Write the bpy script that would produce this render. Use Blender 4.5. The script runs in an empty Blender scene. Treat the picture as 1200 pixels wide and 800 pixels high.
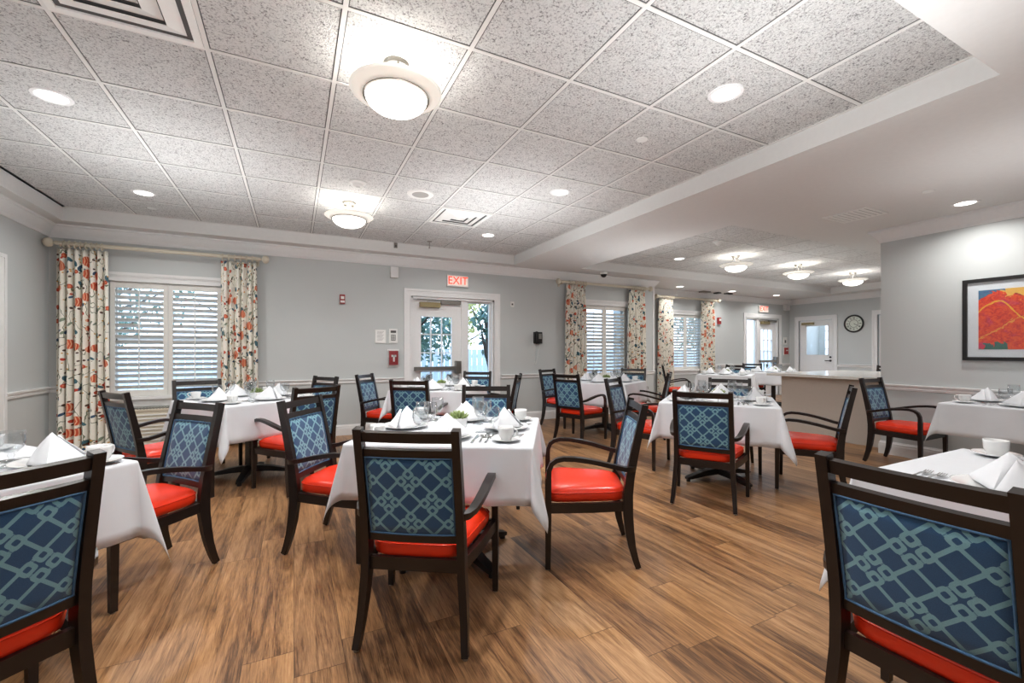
import bpy, bmesh, math, random
from mathutils import Vector, Matrix
random.seed(7)
SC = bpy.context.scene
COL = SC.collection
PI = math.pi
R = math.radians

# ------------------------------------------------------------------ materials
def lin(c):
    return tuple(((v/255)/12.92 if v/255 <= .04045 else ((v/255+.055)/1.055)**2.4) for v in c)
def col(c): return (*lin(c), 1)

class NT:
    """small helper for writing node maths"""
    def __init__(s, name):
        s.m = bpy.data.materials.new(name); s.m.use_nodes = True
        s.t = s.m.node_tree; s.bsdf = s.t.nodes['Principled BSDF']
        s.out = s.t.nodes['Material Output']
    def n(s, typ, **kw):
        x = s.t.nodes.new(typ)
        for k, v in kw.items(): setattr(x, k, v)
        return x
    def l(s, a, b): s.t.links.new(a, b)
    def put(s, sock, v):
        if hasattr(v, 'is_linked') or hasattr(v, 'links'): s.l(v, sock)
        else: sock.default_value = v
    def m_(s, op, a, b=None, c=None, clamp=False):
        x = s.n('ShaderNodeMath', operation=op); x.use_clamp = clamp
        s.put(x.inputs[0], a)
        if b is not None: s.put(x.inputs[1], b)
        if c is not None: s.put(x.inputs[2], c)
        return x.outputs[0]
    def coord(s, kind='Object'):
        if kind == 'Position': return s.n('ShaderNodeNewGeometry').outputs['Position']
        return s.n('ShaderNodeTexCoord').outputs[kind]
    def sep(s, v):
        x = s.n('ShaderNodeSeparateXYZ'); s.l(v, x.inputs[0]); return x.outputs
    def comb(s, a=0., b=0., c=0.):
        x = s.n('ShaderNodeCombineXYZ')
        for i, v in enumerate((a, b, c)): s.put(x.inputs[i], v)
        return x.outputs[0]
    def mapping(s, v, scale=(1,1,1), loc=(0,0,0), rot=(0,0,0)):
        x = s.n('ShaderNodeMapping'); s.l(v, x.inputs[0])
        x.inputs['Scale'].default_value = scale; x.inputs['Location'].default_value = loc
        x.inputs['Rotation'].default_value = rot; return x.outputs[0]
    def noise(s, v, scale=5, detail=3, rough=.5, dist=0, out='Fac'):
        x = s.n('ShaderNodeTexNoise'); s.l(v, x.inputs['Vector'])
        x.inputs['Scale'].default_value = scale; x.inputs['Detail'].default_value = detail
        x.inputs['Roughness'].default_value = rough; x.inputs['Distortion'].default_value = dist
        return x.outputs[out]
    def white(s, v, out='Value'):
        x = s.n('ShaderNodeTexWhiteNoise', noise_dimensions='3D'); s.l(v, x.inputs['Vector']); return x.outputs[out]
    def voro(s, v, scale, rand=1., out='Distance', feature='F1'):
        x = s.n('ShaderNodeTexVoronoi', feature=feature); s.l(v, x.inputs['Vector'])
        x.inputs['Scale'].default_value = scale; x.inputs['Randomness'].default_value = rand
        return x
    def ramp(s, f, stops, interp='LINEAR'):
        x = s.n('ShaderNodeValToRGB'); s.l(f, x.inputs[0]); r = x.color_ramp; r.interpolation = interp
        while len(r.elements) < len(stops): r.elements.new(.5)
        for e, (p, c) in zip(r.elements, stops):
            e.position = p; e.color = c if len(c) == 4 else col(c)
        return x.outputs[0]
    def mix(s, f, a, b, mode='MIX'):
        x = s.n('ShaderNodeMix', data_type='RGBA', blend_type=mode)
        s.put(x.inputs['Factor'], f)
        s.put(x.inputs['A'], a if not isinstance(a, tuple) or len(a) == 4 else col(a))
        s.put(x.inputs['B'], b if not isinstance(b, tuple) or len(b) == 4 else col(b))
        return x.outputs['Result']
    def bump(s, h, strength=.3, dist=.01):
        x = s.n('ShaderNodeBump'); x.inputs['Strength'].default_value = strength
        x.inputs['Distance'].default_value = dist; s.l(h, x.inputs['Height'])
        s.l(x.outputs[0], s.bsdf.inputs['Normal'])
    def set(s, **kw):
        for k, v in kw.items(): s.put(s.bsdf.inputs[k.replace('_', ' ')], v)
        return s

def simple(name, c, rough=.5, metal=0., noise=.04, scale=30, **kw):
    t = NT(name); v = t.coord('Object')
    f = t.noise(v, scale, 3)
    c0 = tuple(max(0, x*(1-noise)) for x in lin(c)) + (1,); c1 = tuple(min(1, x*(1+noise)) for x in lin(c)) + (1,)
    t.l(t.mix(f, c0, c1), t.bsdf.inputs['Base Color'])
    t.set(Roughness=rough, Metallic=metal)
    for k, v2 in kw.items(): t.bsdf.inputs[k.replace('_', ' ')].default_value = v2
    return t.m

M = {}
M['tbar'] = simple('ceiling_grid_paint', (216,215,212), .45)
M['trim'] = simple('white_trim_paint', (226,226,226), .35)
M['soffit'] = simple('soffit_paint', (212,211,209), .6)
M['wood_dark'] = simple('espresso_wood', (28,21,19), .3, noise=.15, scale=14)
M['seat'] = simple('orange_red_vinyl', (224,52,22), .27, noise=.05, scale=8)
M['china'] = simple('white_china', (224,225,225), .14, noise=.01)
M['napkin'] = simple('white_napkin_linen', (222,224,228), .8, noise=.02)
M['steel'] = simple('polished_steel', (200,200,200), .18, 1., noise=.02)
M['nickel'] = simple('brushed_nickel', (150,146,140), .35, .9, noise=.05)
M['black'] = simple('black_metal', (28,27,28), .4)
M['cream'] = simple('cream_paint', (206,198,180), .45)
M['shutter'] = simple('white_shutter', (222,221,216), .4)
M['red'] = simple('red_plastic', (150,40,42), .4)
M['offwhite'] = simple('off_white_plastic', (226,226,223), .45)
M['brass'] = simple('brass_closer', (150,136,100), .4, .5)
M['halfwall'] = simple('beige_paint', (196,188,179), .6)
M['fence'] = simple('fence_white', (235,238,245), .6)
M['bark'] = simple('bark', (80,66,56), .9, noise=.3)
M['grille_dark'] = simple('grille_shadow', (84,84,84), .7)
M['mat'] = simple('mat_board', (236,236,236), .8)
M['clockface'] = simple('clock_face', (214,220,210), .6)
M['paper'] = simple('paper', (238,238,236), .8)

def emit(name, c, s):
    t = NT(name); t.bsdf.inputs['Emission Color'].default_value = col(c)
    t.bsdf.inputs['Emission Strength'].default_value = s
    t.bsdf.inputs['Base Color'].default_value = col(c); return t.m
M['lamp'] = emit('lit_diffuser', (255,252,246), 5)
M['bowl'] = emit('lit_glass_bowl', (255,251,244), 2.6)
M['rim_glass'] = emit('frosted_rim_glass', (236,232,222), .35)
M['exitred'] = emit('exit_letters', (255,64,36), 1.0)
M['exitface'] = emit('exit_face', (240,226,216), .25)

def glass_thin(name, tint=(.985,.99,.99), refl=1.0, power=3.):
    t = NT(name); t.t.nodes.remove(t.bsdf)
    tr = t.n('ShaderNodeBsdfTransparent'); tr.inputs[0].default_value = (*tint, 1)
    gl = t.n('ShaderNodeBsdfGlossy'); gl.inputs['Roughness'].default_value = .03
    lw = t.n('ShaderNodeLayerWeight'); lw.inputs[0].default_value = .5
    f = t.m_('POWER', lw.outputs['Facing'], power); f = t.m_('MULTIPLY_ADD', f, .75*refl, .05*refl, clamp=True)
    mx = t.n('ShaderNodeMixShader'); t.l(f, mx.inputs[0]); t.l(tr.outputs[0], mx.inputs[1]); t.l(gl.outputs[0], mx.inputs[2])
    t.l(mx.outputs[0], t.out.inputs[0]); return t.m
M['glass'] = glass_thin('drinking_glass', (.955,.968,.975), 1.15, 2.2)
M['pane'] = glass_thin('window_glass', (.97,.985,1.), .8)

def mat_wall(name, c):
    t = NT(name); v = t.coord('Position')
    f = t.noise(v, 1.5, 2); g = t.noise(v, 160, 2)
    a = tuple(x*.96 for x in lin(c))+(1,); b = tuple(x*1.04 for x in lin(c))+(1,)
    t.l(t.mix(f, a, b), t.bsdf.inputs['Base Color']); t.set(Roughness=.55); t.bump(g, .08, .002); return t.m
M['wall'] = mat_wall('grey_wall_paint', (192,196,196))

def mat_tile():
    t = NT('fissured_ceiling_tile'); v = t.coord('Position')
    n1 = t.noise(v, 88, 4, .7, .8); n2 = t.noise(v, 22, 3, .6)
    h = t.m_('ADD', t.m_('MULTIPLY', n1, .8), t.m_('MULTIPLY', n2, .2))
    c = t.ramp(h, [(.36, (112,111,110)), (.43, (186,185,184)), (.49, (220,220,218)), (.7, (232,232,230))])
    t.l(c, t.bsdf.inputs['Base Color']); t.set(Roughness=.9)
    t.bump(t.m_('MULTIPLY', n1, 1.), .9, .02); return t.m
M['tile'] = mat_tile()

def mat_floor():
    t = NT('oak_plank_floor'); p = t.sep(t.coord('Position')); x, y = p[0], p[1]
    PW, PL = .178, 1.22
    rx = t.m_('DIVIDE', x, PW); row = t.m_('FLOOR', rx); fx = t.m_('FRACT', rx)
    off = t.white(t.comb(row, 3.3, 0.))
    ry = t.m_('ADD', t.m_('DIVIDE', y, PL), off); pl = t.m_('FLOOR', ry); fy = t.m_('FRACT', ry)
    r1 = t.white(t.comb(row, pl, 1.)); r2 = t.white(t.comb(row, pl, 7.))
    # grain coordinates differ for each plank
    gx = t.m_('ADD', x, t.m_('MULTIPLY', r1, 13.)); gy = t.m_('ADD', y, t.m_('MULTIPLY', r2, 9.))
    g1 = t.noise(t.comb(t.m_('MULTIPLY', gx, 17.), t.m_('MULTIPLY', gy, 1.3), 0.), 1., 7, .66, 1.3)
    g2 = t.noise(t.comb(t.m_('MULTIPLY', gx, 190.), t.m_('MULTIPLY', gy, 9.), 2.), 1., 4, .65, .3)
    g3 = t.noise(t.comb(t.m_('MULTIPLY', gx, 5.), t.m_('MULTIPLY', gy, .5), 5.), 1., 2)
    g = t.m_('ADD', t.m_('MULTIPLY', g1, .58), t.m_('MULTIPLY', g2, .36))
    g = t.m_('ADD', g, t.m_('MULTIPLY', t.m_('SUBTRACT', g3, .5), .35))
    g = t.m_('ADD', g, t.m_('MULTIPLY', t.m_('SUBTRACT', r1, .5), .11))
    c = t.ramp(g, [(.28, (58,40,29)), (.37, (100,73,51)), (.45, (140,106,74)), (.55, (172,135,98)), (.70, (200,167,130))])
    tint = t.ramp(r2, [(0., (236,222,210)), (.5, (255,246,236)), (1., (250,232,206))])
    c = t.mix(.8, c, tint, 'MULTIPLY')
    e1 = t.m_('MINIMUM', fx, t.m_('SUBTRACT', 1., fx)); e2 = t.m_('MINIMUM', fy, t.m_('SUBTRACT', 1., fy))
    s1 = t.m_('LESS_THAN', e1, .009); s2 = t.m_('LESS_THAN', e2, .0016); sm = t.m_('MAXIMUM', s1, s2)
    c = t.mix(t.m_('MULTIPLY', sm, .55), c, (50,34,24))
    t.l(c, t.bsdf.inputs['Base Color'])
    t.l(t.m_('MULTIPLY_ADD', g2, .14, .30), t.bsdf.inputs['Roughness'])
    t.bump(t.m_('SUBTRACT', t.m_('MULTIPLY', g2, .3), t.m_('MULTIPLY', sm, .6)), .15, .003)
    return t.m
M['floor'] = mat_floor()

def mat_fabric():
    # navy woven back with pale teal interlaced lattice
    t = NT('navy_lattice_fabric'); v = t.coord('Object'); o = t.sep(v); x, z = o[0], o[2]
    s = 1/.126
    u = t.m_('MULTIPLY', t.m_('ADD', x, z), s*.7071); w = t.m_('MULTIPLY', t.m_('SUBTRACT', x, z), s*.7071)
    u = t.m_('SUBTRACT', t.m_('FRACT', t.m_('ADD', u, 30.62)), .5); w = t.m_('SUBTRACT', t.m_('FRACT', t.m_('ADD', w, 30.37)), .5)
    au, aw = t.m_('ABSOLUTE', u), t.m_('ABSOLUTE', w)
    d = .168
    pu = t.m_('ABSOLUTE', t.m_('SUBTRACT', au, d)); pw = t.m_('ABSOLUTE', t.m_('SUBTRACT', aw, d))
    bu = t.m_('ABSOLUTE', t.m_('SUBTRACT', au, .238)); bw = t.m_('ABSOLUTE', t.m_('SUBTRACT', aw, .238))
    # rings at the four crossings of each knot
    ring = t.m_('POWER', t.m_('ADD', t.m_('POWER', pu, 4.), t.m_('POWER', pw, 4.)), .25)
    inr = t.m_('MULTIPLY', t.m_('LESS_THAN', ring, .148), t.m_('GREATER_THAN', ring, .062))
    hole = t.m_('LESS_THAN', ring, .062)
    band = t.m_('MAXIMUM', t.m_('LESS_THAN', bu, .042), t.m_('LESS_THAN', bw, .042))
    pat = t.m_('MULTIPLY', t.m_('MAXIMUM', inr, band), t.m_('SUBTRACT', 1., hole))
    # thin dark overlap lines between rings
    ln = t.m_('MULTIPLY', t.m_('LESS_THAN', t.m_('MINIMUM', au, aw), .012), t.m_('LESS_THAN', ring, .3))
    pat = t.m_('MULTIPLY', pat, t.m_('SUBTRACT', 1., t.m_('MULTIPLY', ln, .55)))
    wv = t.noise(v, 700, 2)
    navy = t.mix(wv, (20,52,86), (40,88,130)); teal = t.mix(wv, (92,138,152), (130,176,190))
    t.l(t.mix(pat, navy, teal), t.bsdf.inputs['Base Color']); t.set(Roughness=.75)
    t.bsdf.inputs['Sheen Weight'].default_value = .25
    t.bump(t.m_('ADD', t.m_('MULTIPLY', pat, .5), t.m_('MULTIPLY', wv, .4)), .35, .002); return t.m
M['fabric'] = mat_fabric()
M['piping'] = simple('blue_piping', (62,98,132), .7, noise=.25, scale=90)

def mat_cloth():
    t = NT('white_tablecloth'); v = t.coord('Object')
    a = t.noise(v, 6, 3); w = t.noise(v, 500, 2)
    t.l(t.mix(a, (203,206,211), (217,220,225)), t.bsdf.inputs['Base Color']); t.set(Roughness=.85)
    t.bsdf.inputs['Sheen Weight'].default_value = .2
    t.bump(t.m_('ADD', t.m_('MULTIPLY', a, 1.2), t.m_('MULTIPLY', w, .1)), .25, .01); return t.m
M['cloth'] = mat_cloth()

def mat_curtain():
    t = NT('floral_curtain_print'); uv = t.n('ShaderNodeUVMap').outputs[0]
    nz = t.noise(uv, 6, 3, .5, 0, 'Color'); ns = t.sep(nz)
    o = t.sep(uv)
    x = t.m_('ADD', o[0], t.m_('MULTIPLY', t.m_('SUBTRACT', ns[0], .5), .05)); y = t.m_('ADD', o[1], t.m_('MULTIPLY', t.m_('SUBTRACT', ns[1], .5), .05))
    base = t.mix(t.noise(uv, 60, 2), (232,228,216), (243,240,231))
    def blob(sx, sy, ox, oy, r, rand=.75, tilt=0., thr=None):
        c = t.mapping(t.comb(x, y, 0.), (1,1,1), (ox, oy, 0), (0,0,tilt)); c = t.mapping(c, (sx, sy, 1))
        vx = t.voro(c, 1., rand); vx.inputs['Randomness'].default_value = rand
        m = t.m_('LESS_THAN', vx.outputs['Distance'], r)
        if thr is not None:
            cs = t.sep(vx.outputs['Color']); m = t.m_('MULTIPLY', m, t.m_('LESS_THAN', cs[0], thr))
        return m, vx.outputs['Distance']
    # winding stems
    st = t.noise(t.comb(t.m_('MULTIPLY', x, 9.), t.m_('MULTIPLY', y, 4.), 4.), 1., 2, .4)
    stem = t.m_('LESS_THAN', t.m_('ABSOLUTE', t.m_('SUBTRACT', st, .5)), .008)
    c = t.mix(stem, base, (110,118,96))
    g, _ = blob(7, 17, 3.1, 1.7, .22, .9, .9, .8); c = t.mix(g, c, (124,136,118))
    b, bd = blob(11, 6.5, .3, .9, .27, .9, .6, .5); c = t.mix(b, c, (62,100,112))
    b2, _ = blob(13, 7, 5.3, 2.9, .22, .9, -.8, .5); c = t.mix(b2, c, (50,78,106))
    br, _ = blob(18, 20, 2.3, 4.9, .24, 1., .5, .55); c = t.mix(br, c, (84,58,44))
    ye, _ = blob(22, 26, 7.3, 1.9, .22, 1., .2, .5); c = t.mix(ye, c, (206,158,84))
    fl, fd = blob(6.4, 6.0, 1.3, 6.2, .33, .6, 0., .5)
    stripe = t.m_('GREATER_THAN', t.m_('SINE', t.m_('ADD', t.m_('MULTIPLY', x, 300.), t.m_('MULTIPLY', fd, 14.))), .35)
    flc = t.mix(stripe, (200,84,54), (232,176,142)); c = t.mix(fl, c, flc)
    f2, fd2 = blob(9, 11, 9.3, 3.2, .26, .8, 0., .5)
    c = t.mix(f2, c, t.mix(t.m_('GREATER_THAN', fd2, .15), (222,128,92), (186,70,50)))
    t.l(c, t.bsdf.inputs['Base Color']); t.set(Roughness=.85); return t.m
M['curtain'] = mat_curtain()

def mat_counter():
    t = NT('pale_quartz_counter'); v = t.coord('Position')
    t.l(t.mix(t.noise(v, 90, 3), (214,212,206), (236,235,231)), t.bsdf.inputs['Base Color']); t.set(Roughness=.12); return t.m
M['counter'] = mat_counter()

def mat_leaf(name, a, b):
    t = NT(name); v = t.coord('Position'); t.l(t.mix(t.noise(v, 9, 3), a, b), t.bsdf.inputs['Base Color']); t.set(Roughness=.6); return t.m
M['leaf'] = mat_leaf('tree_leaves', (70,112,112), (150,176,150))
M['leaf_y'] = mat_leaf('autumn_leaves', (150,150,80), (214,204,130))
M['leaf_s'] = mat_leaf('succulent_leaves', (88,110,62), (158,172,110))
M['grass'] = mat_leaf('lawn', (120,140,110), (170,180,150))

def mat_painting():
    t = NT('abstract_poppy_paint'); o = t.sep(t.coord('Object')); u, v = o[0], o[2]   # metres from the left / lower edge
    P = t.comb(u, v, 0.); n = t.noise(P, 7, 4, .6, .8); n2 = t.noise(P, 26, 4, .6, 1.5); nn = t.m_('SUBTRACT', n, .5)
    c = t.ramp(n2, [(.3, (196,28,14)), (.46, (232,52,18)), (.6, (246,92,24)), (.75, (214,36,30))])
    mg = t.noise(t.comb(t.m_('ADD', u, 4.), v, 0.), 5, 3, .6, 1.)
    c = t.mix(t.ramp(mg, [(.56, (0,0,0)), (.68, (190,190,190))]), c, (206,50,120))
    def vein(c, fn, w, colr):
        d = t.m_('ABSOLUTE', t.m_('SUBTRACT', v, fn)); return t.mix(t.m_('LESS_THAN', d, w), c, colr)
    f1 = t.m_('ADD', t.m_('ADD', .37, t.m_('MULTIPLY', t.m_('SINE', t.m_('MULTIPLY', u, 13.)), .10)), t.m_('MULTIPLY', nn, .10))
    c = vein(c, f1, .009, (250,188,52))
    f2 = t.m_('ADD', t.m_('MULTIPLY_ADD', u, .77, .10), t.m_('MULTIPLY', nn, .2)); c = vein(c, f2, .008, (246,160,60))
    f3 = t.m_('ADD', t.m_('MULTIPLY_ADD', u, -.5, .72), t.m_('MULTIPLY', nn, .3)); c = vein(c, f3, .006, (150,24,30))
    # yellow petal upper middle, blue and green corners
    ye = t.m_('GREATER_THAN', t.m_('ADD', v, t.m_('MULTIPLY', nn, .25)), t.m_('ADD', .43, t.m_('MULTIPLY', t.m_('ABSOLUTE', t.m_('SUBTRACT', u, .36)), .65)))
    c = t.mix(ye, c, t.mix(n2, (240,160,40), (252,216,110)))
    tl = t.m_('GREATER_THAN', t.m_('ADD', v, t.m_('MULTIPLY', nn, .35)), t.m_('MULTIPLY_ADD', u, .55, .49))
    c = t.mix(t.m_('MULTIPLY', tl, t.m_('LESS_THAN', u, .2)), c, t.mix(n2, (24,60,140), (70,140,150)))
    bl = t.m_('LESS_THAN', t.m_('ADD', v, t.m_('MULTIPLY', nn, .5)), t.m_('SUBTRACT', .06, t.m_('MULTIPLY', t.m_('ABSOLUTE', t.m_('SUBTRACT', u, .17)), .5)))
    c = t.mix(bl, c, t.mix(n2, (30,84,120), (80,130,60)))
    t.l(c, t.bsdf.inputs['Base Color']); t.set(Roughness=.35); return t.m
M['painting'] = mat_painting()

# ------------------------------------------------------------------ mesh helpers
def obj(name, bm, m, parent=None, loc=None, smooth=False, bevel=0.):
    if bevel:
        bmesh.ops.bevel(bm, geom=[e for e in bm.edges if e.is_manifold and e.calc_face_angle(0) > .6], offset=bevel, segments=2, profile=.6, affect='EDGES', clamp_overlap=True)
    bmesh.ops.recalc_face_normals(bm, faces=bm.faces)
    me = bpy.data.meshes.new(name); bm.to_mesh(me); bm.free()
    if smooth or bevel:
        for p in me.polygons: p.use_smooth = True
        if bevel or smooth == 'auto':
            me.set_sharp_from_angle(angle=R(38))
    for x in (m if isinstance(m, (list, tuple)) else [m]): me.materials.append(x)
    o = bpy.data.objects.new(name, me); COL.objects.link(o)
    if parent: o.parent = parent
    if loc: o.location = loc
    return o
def tag(o, label=None, cat=None, group=None, kind=None):
    if label: o['label'] = label
    if cat: o['category'] = cat
    if group: o['group'] = group
    if kind: o['kind'] = kind
    return o
def thing(name, label, cat, loc=(0,0,0), rz=0., group=None, kind=None):
    o = bpy.data.objects.new(name, None); COL.objects.link(o); o.empty_display_size = .1
    o.location = loc; o.rotation_euler = (0,0,R(rz)); return tag(o, label, cat, group, kind)
def struct(name, bm, m, label=None, parent=None, **kw):
    o = obj(name, bm, m, parent, **kw)
    if not parent: o['kind'] = 'structure'
    if label: o['label'] = label; o['category'] = name.split('_')[0]
    return o
def dup(root, loc, rz, label=None, group=None):
    r = root.copy(); COL.objects.link(r); r.location = loc; r.rotation_euler = (0,0,R(rz))
    if label: r['label'] = label
    if group: r['group'] = group
    for ch in root.children:
        c = ch.copy(); COL.objects.link(c); c.parent = r
        for g in ch.children:
            d = g.copy(); COL.objects.link(d); d.parent = c
    return r
def box(bm, x0, x1, y0, y1, z0, z1):
    vs = [bm.verts.new((x, y, z)) for x in (x0, x1) for y in (y0, y1) for z in (z0, z1)]
    for f in ((0,1,3,2),(4,6,7,5),(0,4,5,1),(2,3,7,6),(0,2,6,4),(1,5,7,3)): bm.faces.new([vs[i] for i in f])
    return vs
def boxes(*bs):
    bm = bmesh.new()
    for b in bs: box(bm, *b)
    return bm
def sweep(bm, pts, side, hs, hn, closed=False):
    """rectangular section along a path; hs/hn lists or numbers"""
    n = len(pts); P = [Vector(p) for p in pts]; rings = []
    for i in range(n):
        a = P[(i-1) % n] if closed or i > 0 else P[i]; b = P[(i+1) % n] if closed or i < n-1 else P[i]
        t = (b-a).normalized(); s = Vector(side); s = (s - t*s.dot(t)).normalized(); nn = t.cross(s)
        h1 = hs[i] if isinstance(hs, (list, tuple)) else hs; h2 = hn[i] if isinstance(hn, (list, tuple)) else hn
        rings.append([bm.verts.new(P[i]+s*h1*sx+nn*h2*sy) for sx, sy in ((-1,-1),(1,-1),(1,1),(-1,1))])
    m = n if closed else n-1
    for i in range(m):
        A, B = rings[i], rings[(i+1) % n]
        for k in range(4): bm.faces.new((A[k], A[(k+1)%4], B[(k+1)%4], B[k]))
    if not closed: bm.faces.new(rings[0][::-1]); bm.faces.new(rings[-1])
def tube(bm, pts, r, seg=8, closed=False):
    n = len(pts); P = [Vector(p) for p in pts]; rings = []
    up = Vector((0.13,0.21,1)).normalized()
    for i in range(n):
        a = P[(i-1) % n] if closed or i > 0 else P[i]; b = P[(i+1) % n] if closed or i < n-1 else P[i]
        t = (b-a).normalized(); u = t.cross(up)
        if u.length < .05: u = t.cross(Vector((1,0,0)))
        u.normalize(); w = t.cross(u); rr = r[i] if isinstance(r, (list, tuple)) else r
        rings.append([bm.verts.new(P[i]+u*rr*math.cos(2*PI*k/seg)+w*rr*math.sin(2*PI*k/seg)) for k in range(seg)])
    for i in range(n if closed else n-1):
        A, B = rings[i], rings[(i+1) % n]
        for k in range(seg): bm.faces.new((A[k], A[(k+1)%seg], B[(k+1)%seg], B[k]))
    if not closed: bm.faces.new(rings[0][::-1]); bm.faces.new(rings[-1])
def lathe(bm, prof, seg=24, loc=(0,0,0), axis='Z'):
    """prof: (radius, height) pairs"""
    rings = []
    def pt(r, h, a):
        c, s = r*math.cos(a), r*math.sin(a)
        v = (c, s, h) if axis == 'Z' else ((h, c, s) if axis == 'X' else (c, h, s))
        return (v[0]+loc[0], v[1]+loc[1], v[2]+loc[2])
    for r, h in prof:
        if r < 1e-5: rings.append([bm.verts.new(pt(0, h, 0))])
        else: rings.append([bm.verts.new(pt(r, h, 2*PI*k/seg)) for k in range(seg)])
    for A, B in zip(rings, rings[1:]):
        for k in range(seg):
            a, b = A[k % len(A)], A[(k+1) % len(A)]; c, d = B[(k+1) % len(B)], B[k % len(B)]
            vs = []
            for v in (a, b, c, d):
                if v not in vs: vs.append(v)
            if len(vs) > 2:
                try: bm.faces.new(vs)
                except ValueError: pass
def lathe_bm(prof, seg=24, **kw):
    bm = bmesh.new(); lathe(bm, prof, seg, **kw); return bm
def extrude_profile(bm, prof, p0, p1, nrm, ext0=0., ext1=0.):
    """profile (outward, z) swept in a straight line p0->p1 in plan; ext grows with outward for mitres"""
    p0, p1, nrm = Vector((*p0, 0)), Vector((*p1, 0)), Vector((*nrm, 0)); d = (p1-p0).normalized()
    A = [bm.verts.new(p0+nrm*o+Vector((0,0,z))+d*o*ext0) for o, z in prof]
    B = [bm.verts.new(p1+nrm*o+Vector((0,0,z))-d*o*ext1) for o, z in prof]
    n = len(prof)
    for i in range(n): bm.faces.new((A[i], A[(i+1)%n], B[(i+1)%n], B[i]))
    bm.faces.new(A[::-1]); bm.faces.new(B)
def text_mesh(body, size, depth, parent, m, loc, rot, name='lettering', sx=1.):
    cu = bpy.data.curves.new('tmp', 'FONT'); cu.body = body; cu.size = size; cu.extrude = depth
    cu.align_x = 'CENTER'; cu.align_y = 'CENTER'; cu.offset = size*.004
    t = bpy.data.objects.new('tmp', cu); COL.objects.link(t)
    dg = bpy.context.evaluated_depsgraph_get(); me = bpy.data.meshes.new_from_object(t.evaluated_get(dg))
    bpy.data.objects.remove(t); bpy.data.curves.remove(cu)
    me.name = name; me.materials.clear(); me.materials.append(m)
    o = bpy.data.objects.new(name, me); COL.objects.link(o); o.parent = parent; o.location = loc; o.rotation_euler = rot; o.scale = (sx,1,1); return o

# ------------------------------------------------------------------ the room
XL, YB, XC, YB2, XE = -2.45, 6.65, 6.52, 7.5, 12.4      # left wall, back wall, outer corner, recessed back wall, end wall
XP, YP = 6.2, 2.69                                     # picture wall face and its end
ZC, ZS = 2.76, 2.61                                    # tile ceiling, soffit
YN = -3.6                                              # wall behind
T1 = (-2.24, 3.23, .895, 6.38); T2 = (4.4, 11.85, 3.3, 6.17)

bm = boxes((XL-.1, XE+.1, YN-.1, YB2+.1, -.1, 0)); struct('floor', bm, M['floor'], 'warm oak plank floor running away from the viewer')

# soffit with two tray openings, then the tiled ceilings above the openings
bm = bmesh.new(); zt = ZC+.06
def soffit_box(x0, x1, y0, y1): box(bm, x0, x1, y0, y1, ZS, zt)
soffit_box(XL-.1, T1[0], YN-.1, YB2+.1); soffit_box(T1[0], T1[1], YN-.1, T1[2]); soffit_box(T1[0], T1[1], T1[3], YB2+.1)
soffit_box(T1[1], T2[0], YN-.1, YB2+.1); soffit_box(T2[0], T2[1], YN-.1, T2[2]); soffit_box(T2[0], T2[1], T2[3], YB2+.1); soffit_box(T2[1], XE+.1, YN-.1, YB2+.1)
struct('ceiling', bm, M['soffit'], 'smooth white lower ceiling around the recessed tiled trays')
for i, T in enumerate((T1, T2)):
    bm = boxes((T[0], T[1], T[2], T[3], ZC, ZC+.05))
    struct('ceiling', bm, M['tile'], ('large tray of textured grey ceiling tiles over the main dining area', 'far tray of textured grey ceiling tiles over the second dining area')[i])
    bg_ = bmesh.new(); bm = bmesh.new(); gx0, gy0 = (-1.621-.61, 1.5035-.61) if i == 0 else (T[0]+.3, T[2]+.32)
    k = 0
    x = gx0
    while x < T[1]:
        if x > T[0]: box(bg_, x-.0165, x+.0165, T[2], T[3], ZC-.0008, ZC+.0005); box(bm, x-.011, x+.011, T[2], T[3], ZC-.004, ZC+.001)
        x += .61
    y = gy0
    while y < T[3]:
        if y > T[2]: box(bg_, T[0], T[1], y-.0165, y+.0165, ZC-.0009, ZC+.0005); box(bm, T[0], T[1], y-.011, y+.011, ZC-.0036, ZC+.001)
        y += .61
    for a in ((T[0], T[0]+.02, T[2], T[3]), (T[1]-.02, T[1], T[2], T[3]), (T[0], T[1], T[2], T[2]+.02), (T[0], T[1], T[3]-.02, T[3])): box(bm, *a, ZC-.004, ZC+.001)
    struct('trim_%d' % (i+1), bm, M['tbar'], ('white metal grid between the tiles of the large tray ceiling', 'white metal grid between the tiles of the far tray ceiling')[i])
    struct('trim_%d' % (i+20), bg_, M['grille_dark'], ('thin dark strips painted as shadow lines around the tiles of the large tray ceiling', 'thin dark strips painted as shadow lines around the tiles of the far tray ceiling')[i])  # dark strips stand for the shade along the tile edges

# walls (boxes around their openings)
def wall_x(name, y0, y1, x0, x1, holes, label):
    """wall lying along X between y0..y1; holes: (x0,x1,z0,z1)"""
    bm = bmesh.new(); x = x0
    for h in sorted(holes):
        if h[0] > x: box(bm, x, h[0], y0, y1, 0, ZS+.02)
        if h[2] > 0: box(bm, h[0], h[1], y0, y1, 0, h[2])
        box(bm, h[0], h[1], y0, y1, h[3], ZS+.02); x = h[1]
    box(bm, x, x1, y0, y1, 0, ZS+.02)
    return struct(name, bm, M['wall'], label)
W1 = (-1.93, -.83, .66, 2.02); W2 = (4.76, 5.80, .72, 2.05); W3 = (7.80, 8.92, .76, 2.06)
D1 = (1.60, 2.98, 0, 2.04); D2 = (10.56, 11.90, 0, 2.08)
wall_x('wall_back', YB, YB+.18, XL-.1, XC, [W1, W2, D1], 'grey back wall with the glazed exit door and two shuttered windows')
wall_x('wall_back_right', YB2, YB2+.18, XC-.18, XE+.1, [W3, D2], 'far recessed grey wall with the third window and second exit')
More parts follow.
